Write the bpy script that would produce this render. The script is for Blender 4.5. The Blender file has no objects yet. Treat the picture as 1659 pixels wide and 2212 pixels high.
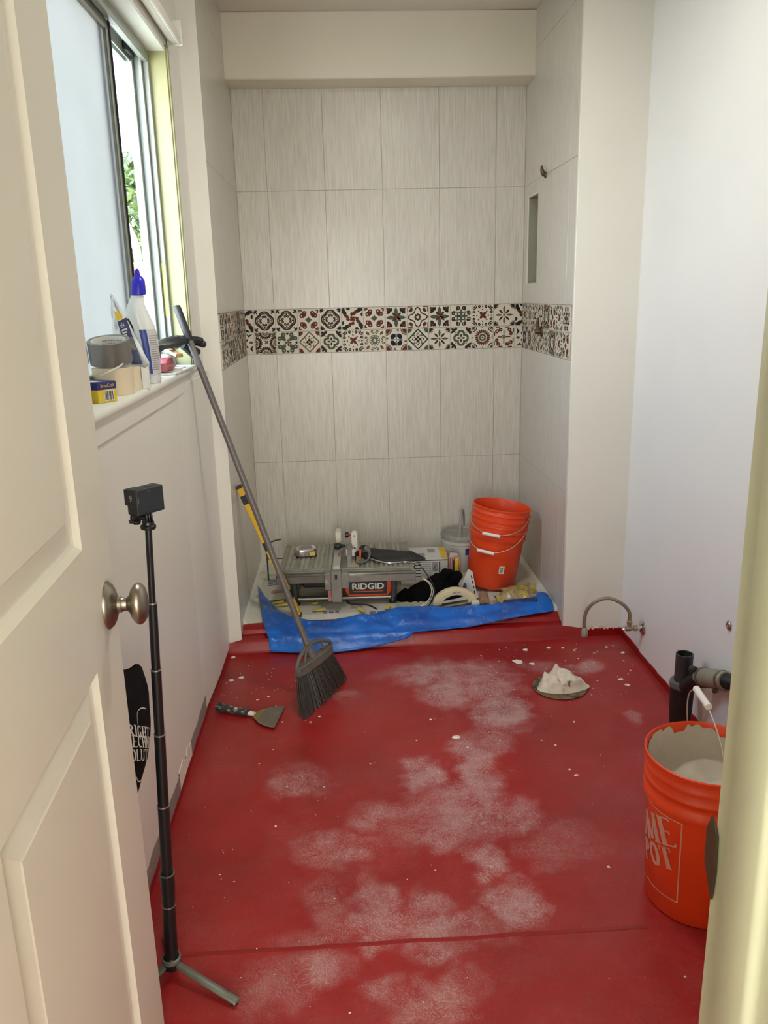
import bpy, bmesh, math, random
from mathutils import Vector, Matrix, noise
random.seed(7)
scene = bpy.context.scene
col = scene.collection
PI = math.pi

# ---------------------------------------------------------------- camera
cam_d = bpy.data.cameras.new('camera')
cam_d.sensor_fit = 'HORIZONTAL'
cam_d.sensor_width = 36.0
cam_d.lens = 1756.39 / 1659 * 36.0
cam_d.clip_start = 0.02
cam = bpy.data.objects.new('camera', cam_d)
col.objects.link(cam)
_r = Vector((0.99827803, -0.05366879, -0.02367760))
_u = Vector((0.03666828, 0.25586932, 0.96601570))
_f = Vector((0.04578652, 0.96522047, -0.25739666))
cam.matrix_world = Matrix(((_r.x, _u.x, -_f.x, 0), (_r.y, _u.y, -_f.y, 0), (_r.z, _u.z, -_f.z, 1.62), (0, 0, 0, 1)))
scene.camera = cam

# ---------------------------------------------------------------- daylight and exposure
world = bpy.data.worlds.new('sky')
scene.world = world
world.use_nodes = True
wn = world.node_tree.nodes
# hazy bright sky: warm white at the horizon, bluer overhead
_tc = wn.new('ShaderNodeTexCoord'); _sx = wn.new('ShaderNodeSeparateXYZ'); _cr = wn.new('ShaderNodeValToRGB')
_cr.color_ramp.elements[0].position = 0.0; _cr.color_ramp.elements[0].color = (0.86, 0.93, 1.0, 1)
_cr.color_ramp.elements[1].position = 0.8; _cr.color_ramp.elements[1].color = (0.50, 0.72, 1.0, 1)
world.node_tree.links.new(_tc.outputs['Generated'], _sx.inputs[0])
world.node_tree.links.new(_sx.outputs['Z'], _cr.inputs['Fac'])
world.node_tree.links.new(_cr.outputs['Color'], wn['Background'].inputs['Color'])
wn['Background'].inputs['Strength'].default_value = 4.9
# a portal that guides the daylight through the window opening
pd = bpy.data.lights.new('window_portal', 'AREA')
pd.shape = 'RECTANGLE'; pd.size = 1.56; pd.size_y = 1.12
pd.cycles.is_portal = True
po = bpy.data.objects.new('window_portal', pd); col.objects.link(po)
po.location = (-0.90, 2.52, 1.93)
po.rotation_euler = (0, -PI / 2, PI)
po.rotation_euler = Matrix(((0, 0, -1), (-1, 0, 0), (0, 1, 0))).to_euler()
# added soft fill panel at the hallway end, behind the camera; no window there
ld = bpy.data.lights.new('hallway_fill_light', 'AREA')
ld.shape = 'RECTANGLE'; ld.size = 1.5; ld.size_y = 1.9; ld.energy = 33; ld.color = (1.0, 1.0, 0.93)
lo = bpy.data.objects.new('hallway_fill_light', ld); col.objects.link(lo)
lo.location = (0.05, -1.94, 1.30); lo.rotation_euler = (PI / 2, 0, 0)
# warm ceiling lamp of this room, above the frame
rd = bpy.data.lights.new('ceiling_lamp_light', 'AREA')
rd.shape = 'DISK'; rd.size = 0.30; rd.energy = 4.8; rd.color = (1.0, 0.99, 0.89)
ro_ = bpy.data.objects.new('ceiling_lamp_light', rd); col.objects.link(ro_)
ro_.location = (0.35, 2.45, 2.88)
scene.view_settings.view_transform = 'Standard'
scene.view_settings.look = 'None'
scene.view_settings.gamma = 1.0
scene.view_settings.use_curve_mapping = False
scene.view_settings.exposure = 1.75
scene.cycles.use_denoising = True
scene.cycles.max_bounces = 6
scene.cycles.diffuse_bounces = 4
scene.cycles.glossy_bounces = 3
scene.cycles.transmission_bounces = 4
scene.cycles.caustics_reflective = False
scene.cycles.caustics_refractive = False
scene.cycles.use_adaptive_sampling = True
scene.cycles.adaptive_threshold = 0.1
scene.cycles.sample_clamp_indirect = 8.0

# ---------------------------------------------------------------- helpers
def lin(c):
    return c / 12.92 if c <= 0.04045 else ((c + 0.055) / 1.055) ** 2.4
def rgb(r, g, b):
    return (lin(r / 255), lin(g / 255), lin(b / 255), 1.0)

def tag(o, label=None, cat=None, group=None, kind=None):
    if label: o['label'] = label
    if cat: o['category'] = cat
    if group: o['group'] = group
    if kind: o['kind'] = kind
    return o

def thing(name, label, cat, loc=(0, 0, 0), rot=(0, 0, 0), group=None):
    o = bpy.data.objects.new(name, None)
    col.objects.link(o)
    o.empty_display_size = 0.05
    o.location = loc
    o.rotation_euler = rot
    return tag(o, label, cat, group)

class MB:
    """collects shapes into one mesh; T is the current local transform"""
    def __init__(s):
        s.v = []; s.f = []; s.m = []; s.T = Matrix.Identity(4)
    def add(s, vs, fs, mat=0):
        k = len(s.v)
        s.v += [tuple(s.T @ Vector(p)) for p in vs]
        for f in fs:
            s.f.append(tuple(i + k for i in f)); s.m.append(mat)
        return s
    def box(s, x0, x1, y0, y1, z0, z1, mat=0):
        return s.add([(x0, y0, z0), (x1, y0, z0), (x1, y1, z0), (x0, y1, z0), (x0, y0, z1), (x1, y0, z1), (x1, y1, z1), (x0, y1, z1)],
                     [(0, 3, 2, 1), (4, 5, 6, 7), (0, 1, 5, 4), (1, 2, 6, 5), (2, 3, 7, 6), (3, 0, 4, 7)], mat)
    def prism(s, poly, h0, h1, plane='xy', mat=0):
        n = len(poly)
        def P(a, b, h):
            return {'xy': (a, b, h), 'xz': (a, h, b), 'yz': (h, a, b)}[plane]
        vs = [P(a, b, h0) for a, b in poly] + [P(a, b, h1) for a, b in poly]
        fs = [tuple(range(n))[::-1], tuple(range(n, 2 * n))] + [(i, (i + 1) % n, n + (i + 1) % n, n + i) for i in range(n)]
        return s.add(vs, fs, mat)
    def lathe(s, prof, n=32, mat=0):
        vs = []; fs = []
        rings = []
        for r, z in prof:
            if r < 1e-6:
                rings.append([len(vs)]); vs.append((0, 0, z))
            else:
                rings.append(list(range(len(vs), len(vs) + n)))
                vs += [(r * math.cos(2 * PI * i / n), r * math.sin(2 * PI * i / n), z) for i in range(n)]
        for a, b in zip(rings, rings[1:]):
            for i in range(n):
                j = (i + 1) % n
                if len(a) == 1 and len(b) == 1: continue
                if len(a) == 1: fs.append((a[0], b[j], b[i]))
                elif len(b) == 1: fs.append((a[i], a[j], b[0]))
                else: fs.append((a[i], a[j], b[j], b[i]))
        return s.add(vs, fs, mat)
    def tube(s, path, r, n=12, mat=0, caps=True, flat=1.0):
        pts = [Vector(p) for p in path]
        R_ = r if isinstance(r, (list, tuple)) else [r] * len(pts)
        vs = []; fs = []
        up = Vector((0, 0, 1))
        t0 = (pts[1] - pts[0]).normalized()
        if abs(t0.dot(up)) > 0.95: up = Vector((0, 1, 0))
        nx = t0.cross(up).normalized()
        for i, p in enumerate(pts):
            a = pts[max(i - 1, 0)]; b = pts[min(i + 1, len(pts) - 1)]
            t = (b - a).normalized()
            nx = (nx - t * nx.dot(t)).normalized()
            ny = t.cross(nx)
            for k in range(n):
                c = math.cos(2 * PI * k / n); d = math.sin(2 * PI * k / n)
                vs.append(p + nx * c * R_[i] + ny * d * R_[i] * flat)
        for i in range(len(pts) - 1):
            for k in range(n):
                l = (k + 1) % n
                fs.append((i * n + k, i * n + l, (i + 1) * n + l, (i + 1) * n + k))
        if caps:
            fs.append(tuple(range(n))[::-1]); fs.append(tuple(range((len(pts) - 1) * n, len(pts) * n)))
        return s.add(vs, fs, mat)
    def grid(s, nu, nv, fn, mat=0, closed_u=False):
        vs = [fn(i / (nu if closed_u else nu - 1), j / (nv - 1)) for i in range(nu) for j in range(nv)]
        fs = []
        for i in range(nu if closed_u else nu - 1):
            k = (i + 1) % nu
            for j in range(nv - 1):
                fs.append((i * nv + j, k * nv + j, k * nv + j + 1, i * nv + j + 1))
        return s.add(vs, fs, mat)
    def build(s, name, mats, parent=None, bevel=0.0, smooth=True, world=False, seg=1, angle=38, fix=True):
        me = bpy.data.meshes.new(name)
        me.from_pydata(s.v, [], s.f)
        if not isinstance(mats, (list, tuple)): mats = [mats]
        for m in mats: me.materials.append(m)
        me.polygons.foreach_set('material_index', s.m)
        if bevel > 0 or fix:
            bm = bmesh.new(); bm.from_mesh(me)
            bmesh.ops.recalc_face_normals(bm, faces=bm.faces) if fix else None
            if bevel > 0:
                es = [e for e in bm.edges if len(e.link_faces) == 2 and e.calc_face_angle(0) > 0.5]
                bmesh.ops.bevel(bm, geom=es, offset=bevel, segments=seg, profile=0.6, affect='EDGES', clamp_overlap=True)
            bm.to_mesh(me); bm.free()
        me.update()
        if smooth:
            me.polygons.foreach_set('use_smooth', [True] * len(me.polygons))
            me.set_sharp_from_angle(angle=math.radians(angle))
        o = bpy.data.objects.new(name, me)
        col.objects.link(o)
        if parent is not None:
            o.parent = parent
            if world: o.matrix_parent_inverse = parent.matrix_basis.inverted()
        return o

def rotz(a): return Matrix.Rotation(a, 4, 'Z')
def xform(loc=(0, 0, 0), rx=0, ry=0, rz=0):
    return Matrix.Translation(loc) @ Matrix.Rotation(rz, 4, 'Z') @ Matrix.Rotation(ry, 4, 'Y') @ Matrix.Rotation(rx, 4, 'X')
def along(p, d, up=(0, 0, 1)):
    """matrix whose z axis points along d from p"""
    z = Vector(d).normalized(); u = Vector(up)
    if abs(z.dot(u)) > 0.98: u = Vector((0, 1, 0))
    x = u.cross(z).normalized(); y = z.cross(x)
    return Matrix(((x.x, y.x, z.x, p[0]), (x.y, y.y, z.y, p[1]), (x.z, y.z, z.z, p[2]), (0, 0, 0, 1)))
def lerp(a, b, t): return tuple(x + (y - x) * t for x, y in zip(a, b))
def arc(cx, cy, r, a0, a1, n=14):
    return [(cx + r * math.cos(math.radians(a0 + (a1 - a0) * i / n)), cy + r * math.sin(math.radians(a0 + (a1 - a0) * i / n))) for i in range(n + 1)]
def spline(pts, n=8):
    """Catmull-Rom through points"""
    P = [Vector(p) for p in pts]; out = []
    for i in range(len(P) - 1):
        p0 = P[max(i - 1, 0)]; p1 = P[i]; p2 = P[i + 1]; p3 = P[min(i + 2, len(P) - 1)]
        for k in range(n):
            t = k / n
            out.append(0.5 * ((2 * p1) + (p2 - p0) * t + (2 * p0 - 5 * p1 + 4 * p2 - p3) * t * t + (3 * p1 - p0 - 3 * p2 + p3) * t ** 3))
    out.append(P[-1])
    return out

def text_polys(body, size=1.0, align='CENTER'):
    """flat triangles and outline of a line of plain lettering, in xy"""
    cu = bpy.data.curves.new('lettering', 'FONT')
    cu.body = body; cu.size = size; cu.align_x = align; cu.align_y = 'CENTER'; cu.resolution_u = 3
    ob = bpy.data.objects.new('lettering', cu); col.objects.link(ob)
    dg = bpy.context.evaluated_depsgraph_get()
    me = bpy.data.meshes.new_from_object(ob.evaluated_get(dg))
    vs = [tuple(v.co) for v in me.vertices]; fs = [tuple(p.vertices) for p in me.polygons]
    bpy.data.objects.remove(ob); bpy.data.curves.remove(cu); bpy.data.meshes.remove(me)
    return vs, fs

# ---- plain condensed serif letters drawn with strokes (thick stems, thin arms)
def gl_stroke(pts, wt, wn):
    out_l = []; out_r = []
    n = len(pts)
    for i, (x, y) in enumerate(pts):
        a = pts[max(i - 1, 0)]; b = pts[min(i + 1, n - 1)]
        dx, dy = b[0] - a[0], b[1] - a[1]
        L = math.hypot(dx, dy) or 1; dx /= L; dy /= L
        w = (wt * abs(dy) + wn * abs(dx)) / 2
        out_l.append((x - dy * w, y + dx * w)); out_r.append((x + dy * w, y - dx * w))
    return [(out_l[i], out_l[i + 1], out_r[i + 1], out_r[i]) for i in range(n - 1)]
def seg(a, b, n=4): return [lerp(a, b, i / n) for i in range(n + 1)]
def ell(cx, cy, rx, ry, a0, a1, n=16):
    return [(cx + rx * math.cos(math.radians(a0 + (a1 - a0) * i / n)), cy + ry * math.sin(math.radians(a0 + (a1 - a0) * i / n))) for i in range(n + 1)]
def glyph(ch, wt=.17, wn=.06):
    q = []
    S = lambda pts, t=wt, h=wn: q.extend(gl_stroke(pts, t, h))
    def stem(x, y0=0, y1=1, serif=True):
        S(seg((x, y0), (x, y1)))
        if serif:
            for y in (y0, y1):
                S(seg((x - .14, y), (x + .14, y), 2))
    w = .62
    if ch == 'H': stem(.12); stem(.5); S(seg((.12, .5), (.5, .5), 3))
    elif ch == 'I': stem(.14); w = .28
    elif ch == 'M': stem(.1); stem(.66); S(seg((.1, 1), (.38, .05))); S(seg((.38, .05), (.66, 1)), .07); w = .78
    elif ch == 'N': stem(.1, serif=True); stem(.54, serif=True); S(seg((.1, 1), (.54, 0))); w = .66
    elif ch == 'E':
        stem(.12)
        for y, x in ((1, .5), (.52, .4), (0, .52)): S(seg((.12, y), (x, y), 3)); S(seg((x, y - .1 * (1 if y > .5 else -1 if y < .5 else 1)), (x, y), 2), .07)
        w = .6
    elif ch == 'L': stem(.12); S(seg((.12, 0), (.5, 0), 3)); S(seg((.5, 0), (.5, .18), 2), .07); w = .56
    elif ch == 'T': stem(.28); S(seg((0, 1), (.56, 1), 4)); S(seg((.01, 1), (.01, .82), 2), .07); S(seg((.55, 1), (.55, .82), 2), .07); w = .6
    elif ch == 'O': S(ell(.3, .5, .23, .49, 0, 360, 24)); w = .62
    elif ch == 'C': S(ell(.32, .5, .24, .49, 55, 305, 20)); S(seg((.5, .68), (.5, .95), 2), .07); w = .6
    elif ch == 'G': S(ell(.32, .5, .24, .49, 55, 300, 20)); S(seg((.5, .68), (.5, .95), 2), .07); S(seg((.5, .02), (.5, .44), 3)); S(seg((.36, .44), (.6, .44), 2)); w = .66
    elif ch == 'D': stem(.12); S(ell(.14, .5, .38, .48, 90, -90, 18)); w = .62
    elif ch == 'P': stem(.12); S(ell(.14, .74, .34, .25, 90, -90, 14)); w = .56
    elif ch == 'R': stem(.12); S(ell(.14, .75, .32, .24, 90, -90, 14)); S(seg((.28, .5), (.54, 0))); w = .62
    elif ch == 'A': S(seg((.05, 0), (.3, 1)), .07); S(seg((.3, 1), (.55, 0))); S(seg((.15, .35), (.45, .35), 2)); w = .62
    elif ch == 'U': stem(.12, .25, 1); S(ell(.32, .28, .2, .28, 180, 360, 12)); S(seg((.52, .28), (.52, 1)), .09); w = .66
    elif ch == 'S': S(ell(.27, .74, .19, .25, 30, 270, 14) + ell(.27, .25, .21, .25, 90, -150, 14)); w = .54
    elif ch == 'B': stem(.12); S(ell(.14, .75, .3, .24, 90, -90, 12)); S(ell(.14, .26, .36, .26, 90, -90, 12)); w = .6
    return q, w
def word(txt, gap=.06, wt=.17):
    x = 0; out = []
    for ch in txt:
        if ch == ' ': x += .4; continue
        q, w = glyph(ch, wt)
        out += [[(a + x, b) for a, b in poly] for poly in q]
        x += w + gap
    return out, x - gap

# ---------------------------------------------------------------- procedural materials
def nodemat(name):
    m = bpy.data.materials.new(name); m.use_nodes = True
    nt = m.node_tree
    return m, nt, nt.nodes['Principled BSDF']
def mk(nt, typ, **kw):
    n = nt.nodes.new(typ)
    for k, v in kw.items(): setattr(n, k, v)
    return n
def coords(nt, scale=(1, 1, 1), worldspace=False):
    mp = mk(nt, 'ShaderNodeMapping')
    mp.inputs['Scale'].default_value = scale
    if worldspace:
        g = mk(nt, 'ShaderNodeNewGeometry'); nt.links.new(g.outputs['Position'], mp.inputs['Vector'])
    else:
        g = mk(nt, 'ShaderNodeTexCoord'); nt.links.new(g.outputs['Object'], mp.inputs['Vector'])
    return mp.outputs['Vector']
def ntex(nt, vec, scale, detail=3, rough=.55):
    n = mk(nt, 'ShaderNodeTexNoise')
    n.inputs['Scale'].default_value = scale; n.inputs['Detail'].default_value = detail; n.inputs['Roughness'].default_value = rough
    nt.links.new(vec, n.inputs['Vector'])
    return n.outputs['Fac']
def ramp(nt, fac, stops):
    r = mk(nt, 'ShaderNodeValToRGB')
    e = r.color_ramp.elements
    while len(e) < len(stops): e.new(0.5)
    for k, (p, c) in zip(e, stops):
        k.position = p; k.color = c if len(c) == 4 else (*c, 1)
    nt.links.new(fac, r.inputs['Fac'])
    return r.outputs['Color']
def mixc(nt, fac, a, b):
    m = mk(nt, 'ShaderNodeMix', data_type='RGBA')
    for sock, val in ((m.inputs[0], fac), (m.inputs[6], a), (m.inputs[7], b)):
        if isinstance(val, (int, float, tuple)): sock.default_value = val
        else: nt.links.new(val, sock)
    return m.outputs[2]
def bump(nt, bsdf, fac, strength, dist=.002):
    b = mk(nt, 'ShaderNodeBump')
    b.inputs['Strength'].default_value = strength; b.inputs['Distance'].default_value = dist
    nt.links.new(fac, b.inputs['Height']); nt.links.new(b.outputs['Normal'], bsdf.inputs['Normal'])
def pm(name, c, rough=.5, metal=0.0, vary=.12, vscale=9, grime=None, gscale=14, gamt=.5, bscale=0, bstr=.2, spec=.5, trans=0, ws=False):
    """principled surface whose colour varies a little; grime adds blotches of a second colour"""
    m, nt, b = nodemat(name)
    v = coords(nt, worldspace=ws)
    f = ntex(nt, v, vscale)
    dk = tuple(x * (1 - vary) for x in c[:3]) + (1,); lt = tuple(min(1, x * (1 + vary)) for x in c[:3]) + (1,)
    base = ramp(nt, f, [(.3, dk), (.7, lt)])
    if grime:
        g = ntex(nt, v, gscale, 5, .65)
        k = ramp(nt, g, [(1 - gamt, (0, 0, 0)), (min(1, 1.12 - gamt), (1, 1, 1))])
        base = mixc(nt, k, base, grime)
    nt.links.new(base, b.inputs['Base Color'])
    b.inputs['Roughness'].default_value = rough; b.inputs['Metallic'].default_value = metal
    b.inputs['Specular IOR Level'].default_value = spec
    if trans: b.inputs['Transmission Weight'].default_value = trans
    if bscale: bump(nt, b, ntex(nt, v, bscale, 4), bstr)
    return m
# ---------------------------------------------------------------- materials of the room
M = {}
M['paint'] = pm('wall_paint', rgb(230, 227, 217), .42, vary=.015, vscale=3, bscale=160, bstr=.05, ws=True)
M['paint_right'] = pm('wall_paint_satin', rgb(234, 234, 232), .30, vary=.015, vscale=3, bscale=120, bstr=.04, ws=True)
M['ceil'] = pm('ceiling_paint', rgb(222, 214, 200), .7, vary=.02, ws=True)
M['beam'] = pm('beam_paint', rgb(226, 219, 200), .6, vary=.02, vscale=4, bscale=30, bstr=.15, ws=True)
M['door'] = pm('door_enamel', rgb(226, 220, 204), .36, vary=.012, vscale=4, ws=True)
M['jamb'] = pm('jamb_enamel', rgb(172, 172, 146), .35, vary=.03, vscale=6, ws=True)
M['trimw'] = pm('white_trim', rgb(230, 228, 216), .4, vary=.03, vscale=8, ws=True)
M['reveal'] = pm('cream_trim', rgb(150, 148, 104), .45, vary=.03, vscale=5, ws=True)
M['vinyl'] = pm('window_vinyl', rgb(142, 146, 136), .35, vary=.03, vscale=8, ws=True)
M['gasket'] = pm('black_gasket', rgb(22, 24, 26), .6)
M['greyboard'] = pm('bare_wallboard', rgb(140, 124, 120), .85, vary=.1, vscale=20, grime=rgb(190, 176, 165), gscale=24, gamt=.38, ws=True)
M['plaster'] = pm('dried_plaster', rgb(222, 212, 198), .9, vary=.08, vscale=60)
M['grout'] = pm('grout', rgb(222, 216, 203), .9, vary=.05, vscale=60, ws=True)
M['bandgrout'] = pm('band_grout', rgb(214, 208, 194), .9, vary=.05, vscale=60, ws=True)
M['nickel'] = pm('satin_nickel', rgb(178, 166, 146), .34, 1.0, vary=.06, vscale=30)
M['chrome'] = pm('chrome', rgb(205, 205, 205), .14, 1.0, vary=.03)
M['steel'] = pm('worn_steel', rgb(150, 146, 138), .38, 1.0, vary=.12, vscale=24)
M['brown_metal'] = pm('old_brass', rgb(96, 78, 58), .5, .7, vary=.2, vscale=40)
M['wood_floor'] = pm('hall_floor', rgb(132, 96, 66), .5, vary=.12, vscale=6)

def tile_material():
    m, nt, b = nodemat('linen_tile')
    v = coords(nt, (420, 420, 14), True)
    f1 = ntex(nt, v, 1.0, 3, .6)
    v2 = coords(nt, (150, 150, 7), True)
    f2 = ntex(nt, v2, 1.0, 2, .5)
    a = mk(nt, 'ShaderNodeMath', operation='ADD'); nt.links.new(f1, a.inputs[0]); nt.links.new(f2, a.inputs[1])
    h = mk(nt, 'ShaderNodeMath', operation='MULTIPLY'); nt.links.new(a.outputs[0], h.inputs[0]); h.inputs[1].default_value = .5
    c = ramp(nt, h.outputs[0], [(.34, rgb(193, 187, 175)), (.5, rgb(208, 202, 190)), (.66, rgb(219, 214, 202))])
    nt.links.new(c, b.inputs['Base Color'])
    b.inputs['Roughness'].default_value = .3
    bump(nt, b, f1, .12, .0008)
    return m
M['tile'] = tile_material()

def red_material():
    m, nt, b = nodemat('red_membrane')
    v = coords(nt, (1, 1, 1), True)
    base = ramp(nt, ntex(nt, v, 2.2, 4), [(.3, rgb(138, 20, 20)), (.55, rgb(156, 25, 25)), (.8, rgb(166, 31, 30))])
    base = mixc(nt, ramp(nt, ntex(nt, v, 14, 5, .7), [(.5, (0, 0, 0)), (.85, (.5, .5, .5))]), base, rgb(126, 16, 17))
    at = mk(nt, 'ShaderNodeVertexColor', layer_name='dust')
    # broken, powdery edge: fine swirls and grain inside each dusty patch
    vd = mk(nt, 'ShaderNodeTexNoise'); vd.inputs['Scale'].default_value = 7; vd.inputs['Detail'].default_value = 2
    nt.links.new(v, vd.inputs['Vector'])
    mixv = mk(nt, 'ShaderNodeMix', data_type='VECTOR'); mixv.inputs[0].default_value = .16
    nt.links.new(v, mixv.inputs[4]); nt.links.new(vd.outputs['Color'], mixv.inputs[5])
    wv = mk(nt, 'ShaderNodeTexWave'); wv.inputs['Scale'].default_value = 34; wv.inputs['Distortion'].default_value = 14; wv.inputs['Detail'].default_value = 2; wv.inputs['Detail Scale'].default_value = 3
    nt.links.new(mixv.outputs[1], wv.inputs['Vector'])
    wsh = ramp(nt, wv.outputs['Fac'], [(.62, (0, 0, 0)), (1, (1, 1, 1))])
    gr = ramp(nt, ntex(nt, v, 90, 6, .75), [(.3, (0, 0, 0)), (.75, (1, 1, 1))])
    lo_ = ramp(nt, ntex(nt, v, 11, 4, .6), [(.36, (0, 0, 0)), (.68, (1, 1, 1))])
    def mul(a_, b_, op='MULTIPLY'):
        q = mk(nt, 'ShaderNodeMath', operation=op)
        for s_, v_ in ((q.inputs[0], a_), (q.inputs[1], b_)):
            if isinstance(v_, (int, float)): s_.default_value = v_
            else: nt.links.new(v_, s_)
        return q.outputs[0]
    tex = mul(mul(wsh, 1.0), mul(gr, .5), 'ADD')
    tex = mul(mul(tex, .62), mul(lo_, .55), 'ADD')
    d = mul(mul(at.outputs['Color'], tex), .66)
    faint = mul(ramp(nt, ntex(nt, v, 3.1, 5, .7), [(.45, (0, 0, 0)), (.8, (.14, .14, .14))]), gr)
    k = mk(nt, 'ShaderNodeClamp'); nt.links.new(mul(d, faint, 'ADD'), k.inputs['Value']); k.inputs['Max'].default_value = .55
    c = mixc(nt, k.outputs[0], base, rgb(205, 188, 184))
    nt.links.new(c, b.inputs['Base Color'])
    rr = mk(nt, 'ShaderNodeMapRange'); rr.inputs['To Min'].default_value = .36; rr.inputs['To Max'].default_value = .85
    nt.links.new(k.outputs[0], rr.inputs['Value']); nt.links.new(rr.outputs[0], b.inputs['Roughness'])
    b.inputs['Specular IOR Level'].default_value = .35
    bump(nt, b, ntex(nt, v, 55, 4), .18, .002)
    return m
M['red'] = red_material()
M['redwet'] = pm('red_membrane_edge', rgb(144, 14, 17), .34, vary=.12, vscale=12, bscale=40, bstr=.3, ws=True)

# ---------------------------------------------------------------- the room: main dimensions in metres
XL, XR = -0.594, 1.305            # side walls
SL, SR = -0.52, 1.02              # shower recess sides
YP, YB = 3.60, 4.625              # mouth and back of the shower recess
ZC = 2.96                         # ceiling
ZS = 0.09                         # shower pan
JY0, JY1 = 0.555, 0.69            # front wall (with the door)
DX0, DX1 = -0.425, 0.3585         # door opening
WY0, WY1, WZ0, WZ1 = 1.74, 3.30, 1.365, 2.50   # window opening

def struct(mb, name, mats, parent=None, **kw):
    o = mb.build(name, mats, parent, **kw)
    if parent is None: tag(o, kind='structure')
    return o

# floor with a per-point dust amount (dried thinset tracked about by shoes)
blobs = [(0.407, 3.292, 0.264, 0.119, 0.55), (0.402, 3.095, 0.135, 0.128, 0.7), (0.588, 2.938, 0.111, 0.181, 0.75), (0.548, 3.144, 0.156, 0.18, 0.6), (0.235, 2.508, 0.073, 0.103, 0.75), (0.43, 2.548, 0.082, 0.189, 0.65), (0.341, 2.286, 0.164, 0.156, 0.55), (0.438, 2.406, 0.07, 0.069, 0.6), (0.156, 2.23, 0.102, 0.109, 0.35), (0.522, 2.246, 0.066, 0.088, 0.5), (0.264, 2.152, 0.085, 0.068, 0.5), (0.373, 2.037, 0.054, 0.073, 0.55), (-0.208, 2.492, 0.12, 0.101, 0.4), (0.07, 2.285, 0.119, 0.075, 0.4), (-0.05, 2.114, 0.125, 0.088, 0.45), (-0.102, 1.887, 0.064, 0.11, 0.3), (0.051, 1.892, 0.064, 0.111, 0.5), (0.177, 1.864, 0.063, 0.072, 0.4), (0.419, 1.862, 0.076, 0.092, 0.65), (0.083, 1.787, 0.267, 0.05, 0.5), (0.209, 1.714, 0.094, 0.039, 0.5), (-0.098, 1.679, 0.069, 0.068, 0.5), (0.037, 1.598, 0.056, 0.041, 0.4), (0.155, 1.549, 0.087, 0.067, 0.45), (-0.211, 1.645, 0.102, 0.088, 0.3), (0.252, 1.609, 0.067, 0.057, 0.2), (0.554, 2.042, 0.082, 0.086, 0.25), (0.645, 2.12, 0.098, 0.093, 0.2), (0.513, 2.73, 0.061, 0.14, 0.4), (-0.036, 3.098, 0.087, 0.041, 0.3), (0.845, 3.294, 0.082, 0.058, 0.3), (1.052, 3.286, 0.081, 0.073, 0.6), (1.076, 2.816, 0.045, 0.045, 0.4)]
def dust_at(x, y):
    t = 0.03
    wx = x + .05 * noise.noise((x * 9, y * 9, 1.3)) + .03 * noise.noise((x * 27, y * 27, 4.1)); wy = y + .05 * noise.noise((x * 9, y * 9, 7.7)) + .03 * noise.noise((x * 27, y * 27, 2.2))
    for cx, cy, rx, ry, k in blobs:
        q = math.hypot((wx - cx) / rx, (wy - cy) / ry)
        if q < 1.3:
            t = max(t, k * min(1, (1.3 - q) / .7)) + .10 * k * max(0, 1 - q)
    return min(1, t * 1.35)
nu, nv = 190, 300
fl = MB()
fl.grid(nu, nv, lambda u, v: (XL - .01 + u * (XR - XL + .02), .60 + v * (3.605 - .60), 0.0))
fl_o = fl.build('floor', M['red'], smooth=True)
tag(fl_o, kind='structure')
ca = fl_o.data.color_attributes.new('dust', 'FLOAT_COLOR', 'POINT')
for i, vtx in enumerate(fl_o.data.vertices):
    k = dust_at(vtx.co.x, vtx.co.y)
    ca.data[i].color = (k, k, k, 1)

# raised seam where two strips of membrane overlap
sm_ = MB()
for k in range(40):
    t0_, t1_ = k / 40, (k + 1) / 40
    ya, yb_ = (1.742 + .004 * noise.noise((t * 9, 0, 5)) for t in (t0_, t1_))
    xa, xb = -.50 + 1.25 * t0_, -.50 + 1.25 * t1_
    sm_.add([(xa, ya - .0022, .0003), (xb, yb_ - .0022, .0003), (xb, yb_, .0016), (xa, ya, .0016), (xb, yb_ + .012, .0003), (xa, ya + .012, .0003)], [(0, 1, 2, 3), (3, 2, 4, 5)])
sm_.build('membrane_seam', M['redwet'], fl_o, smooth=False)
h = MB(); h.box(XL - .16, XR + .12, .56, YB + .1, -.12, -.003); tag(h.build('floor_slab', M['greyboard'], smooth=False), kind='structure')
# hall behind the camera
h = MB(); h.box(-1.1, 1.6, -2.0, .60, -.06, -.002); struct(h, 'floor_hall', M['wood_floor'])
h = MB(); h.box(-1.16, -1.1, -2.0, .555, 0, 2.62); struct(h, 'wall_hall_left', M['paint'])
h = MB(); h.box(1.6, 1.66, -2.0, .555, 0, 2.62); struct(h, 'wall_hall_right', M['paint'])
h = MB(); h.box(-1.16, 1.66, -2.06, -2.0, 0, 2.62); struct(h, 'wall_hall_back', M['paint'])
h = MB(); h.box(-1.16, 1.66, -2.06, .555, 2.62, 2.68); struct(h, 'ceiling_hall', M['ceil'])
# front wall with the door opening
h = MB()
h.box(DX1 + .03, 1.62, JY0, JY1, 0, ZC); h.box(-1.12, DX0 - .03, JY0, JY1, 0, ZC); h.box(DX0 - .03, DX1 + .03, JY0, JY1, 2.31, ZC)
struct(h, 'wall_front', M['paint'])
# left wall round the window
h = MB(); T = .146
h.box(XL - T, XL, JY1, YP, 0, WZ0 - .02); h.box(XL - T, XL, JY1, YP, WZ1, ZC)
h.box(XL - T, XL, JY1, WY0, WZ0 - .02, WZ1); h.box(XL - T, XL, WY1, YP, WZ0 - .02, WZ1)
struct(h, 'wall_left', M['paint'])
# right wall
h = MB(); h.box(XR, XR + .12, JY1, YP + .02, 0, ZC); struct(h, 'wall_right', M['paint_right'])
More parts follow.
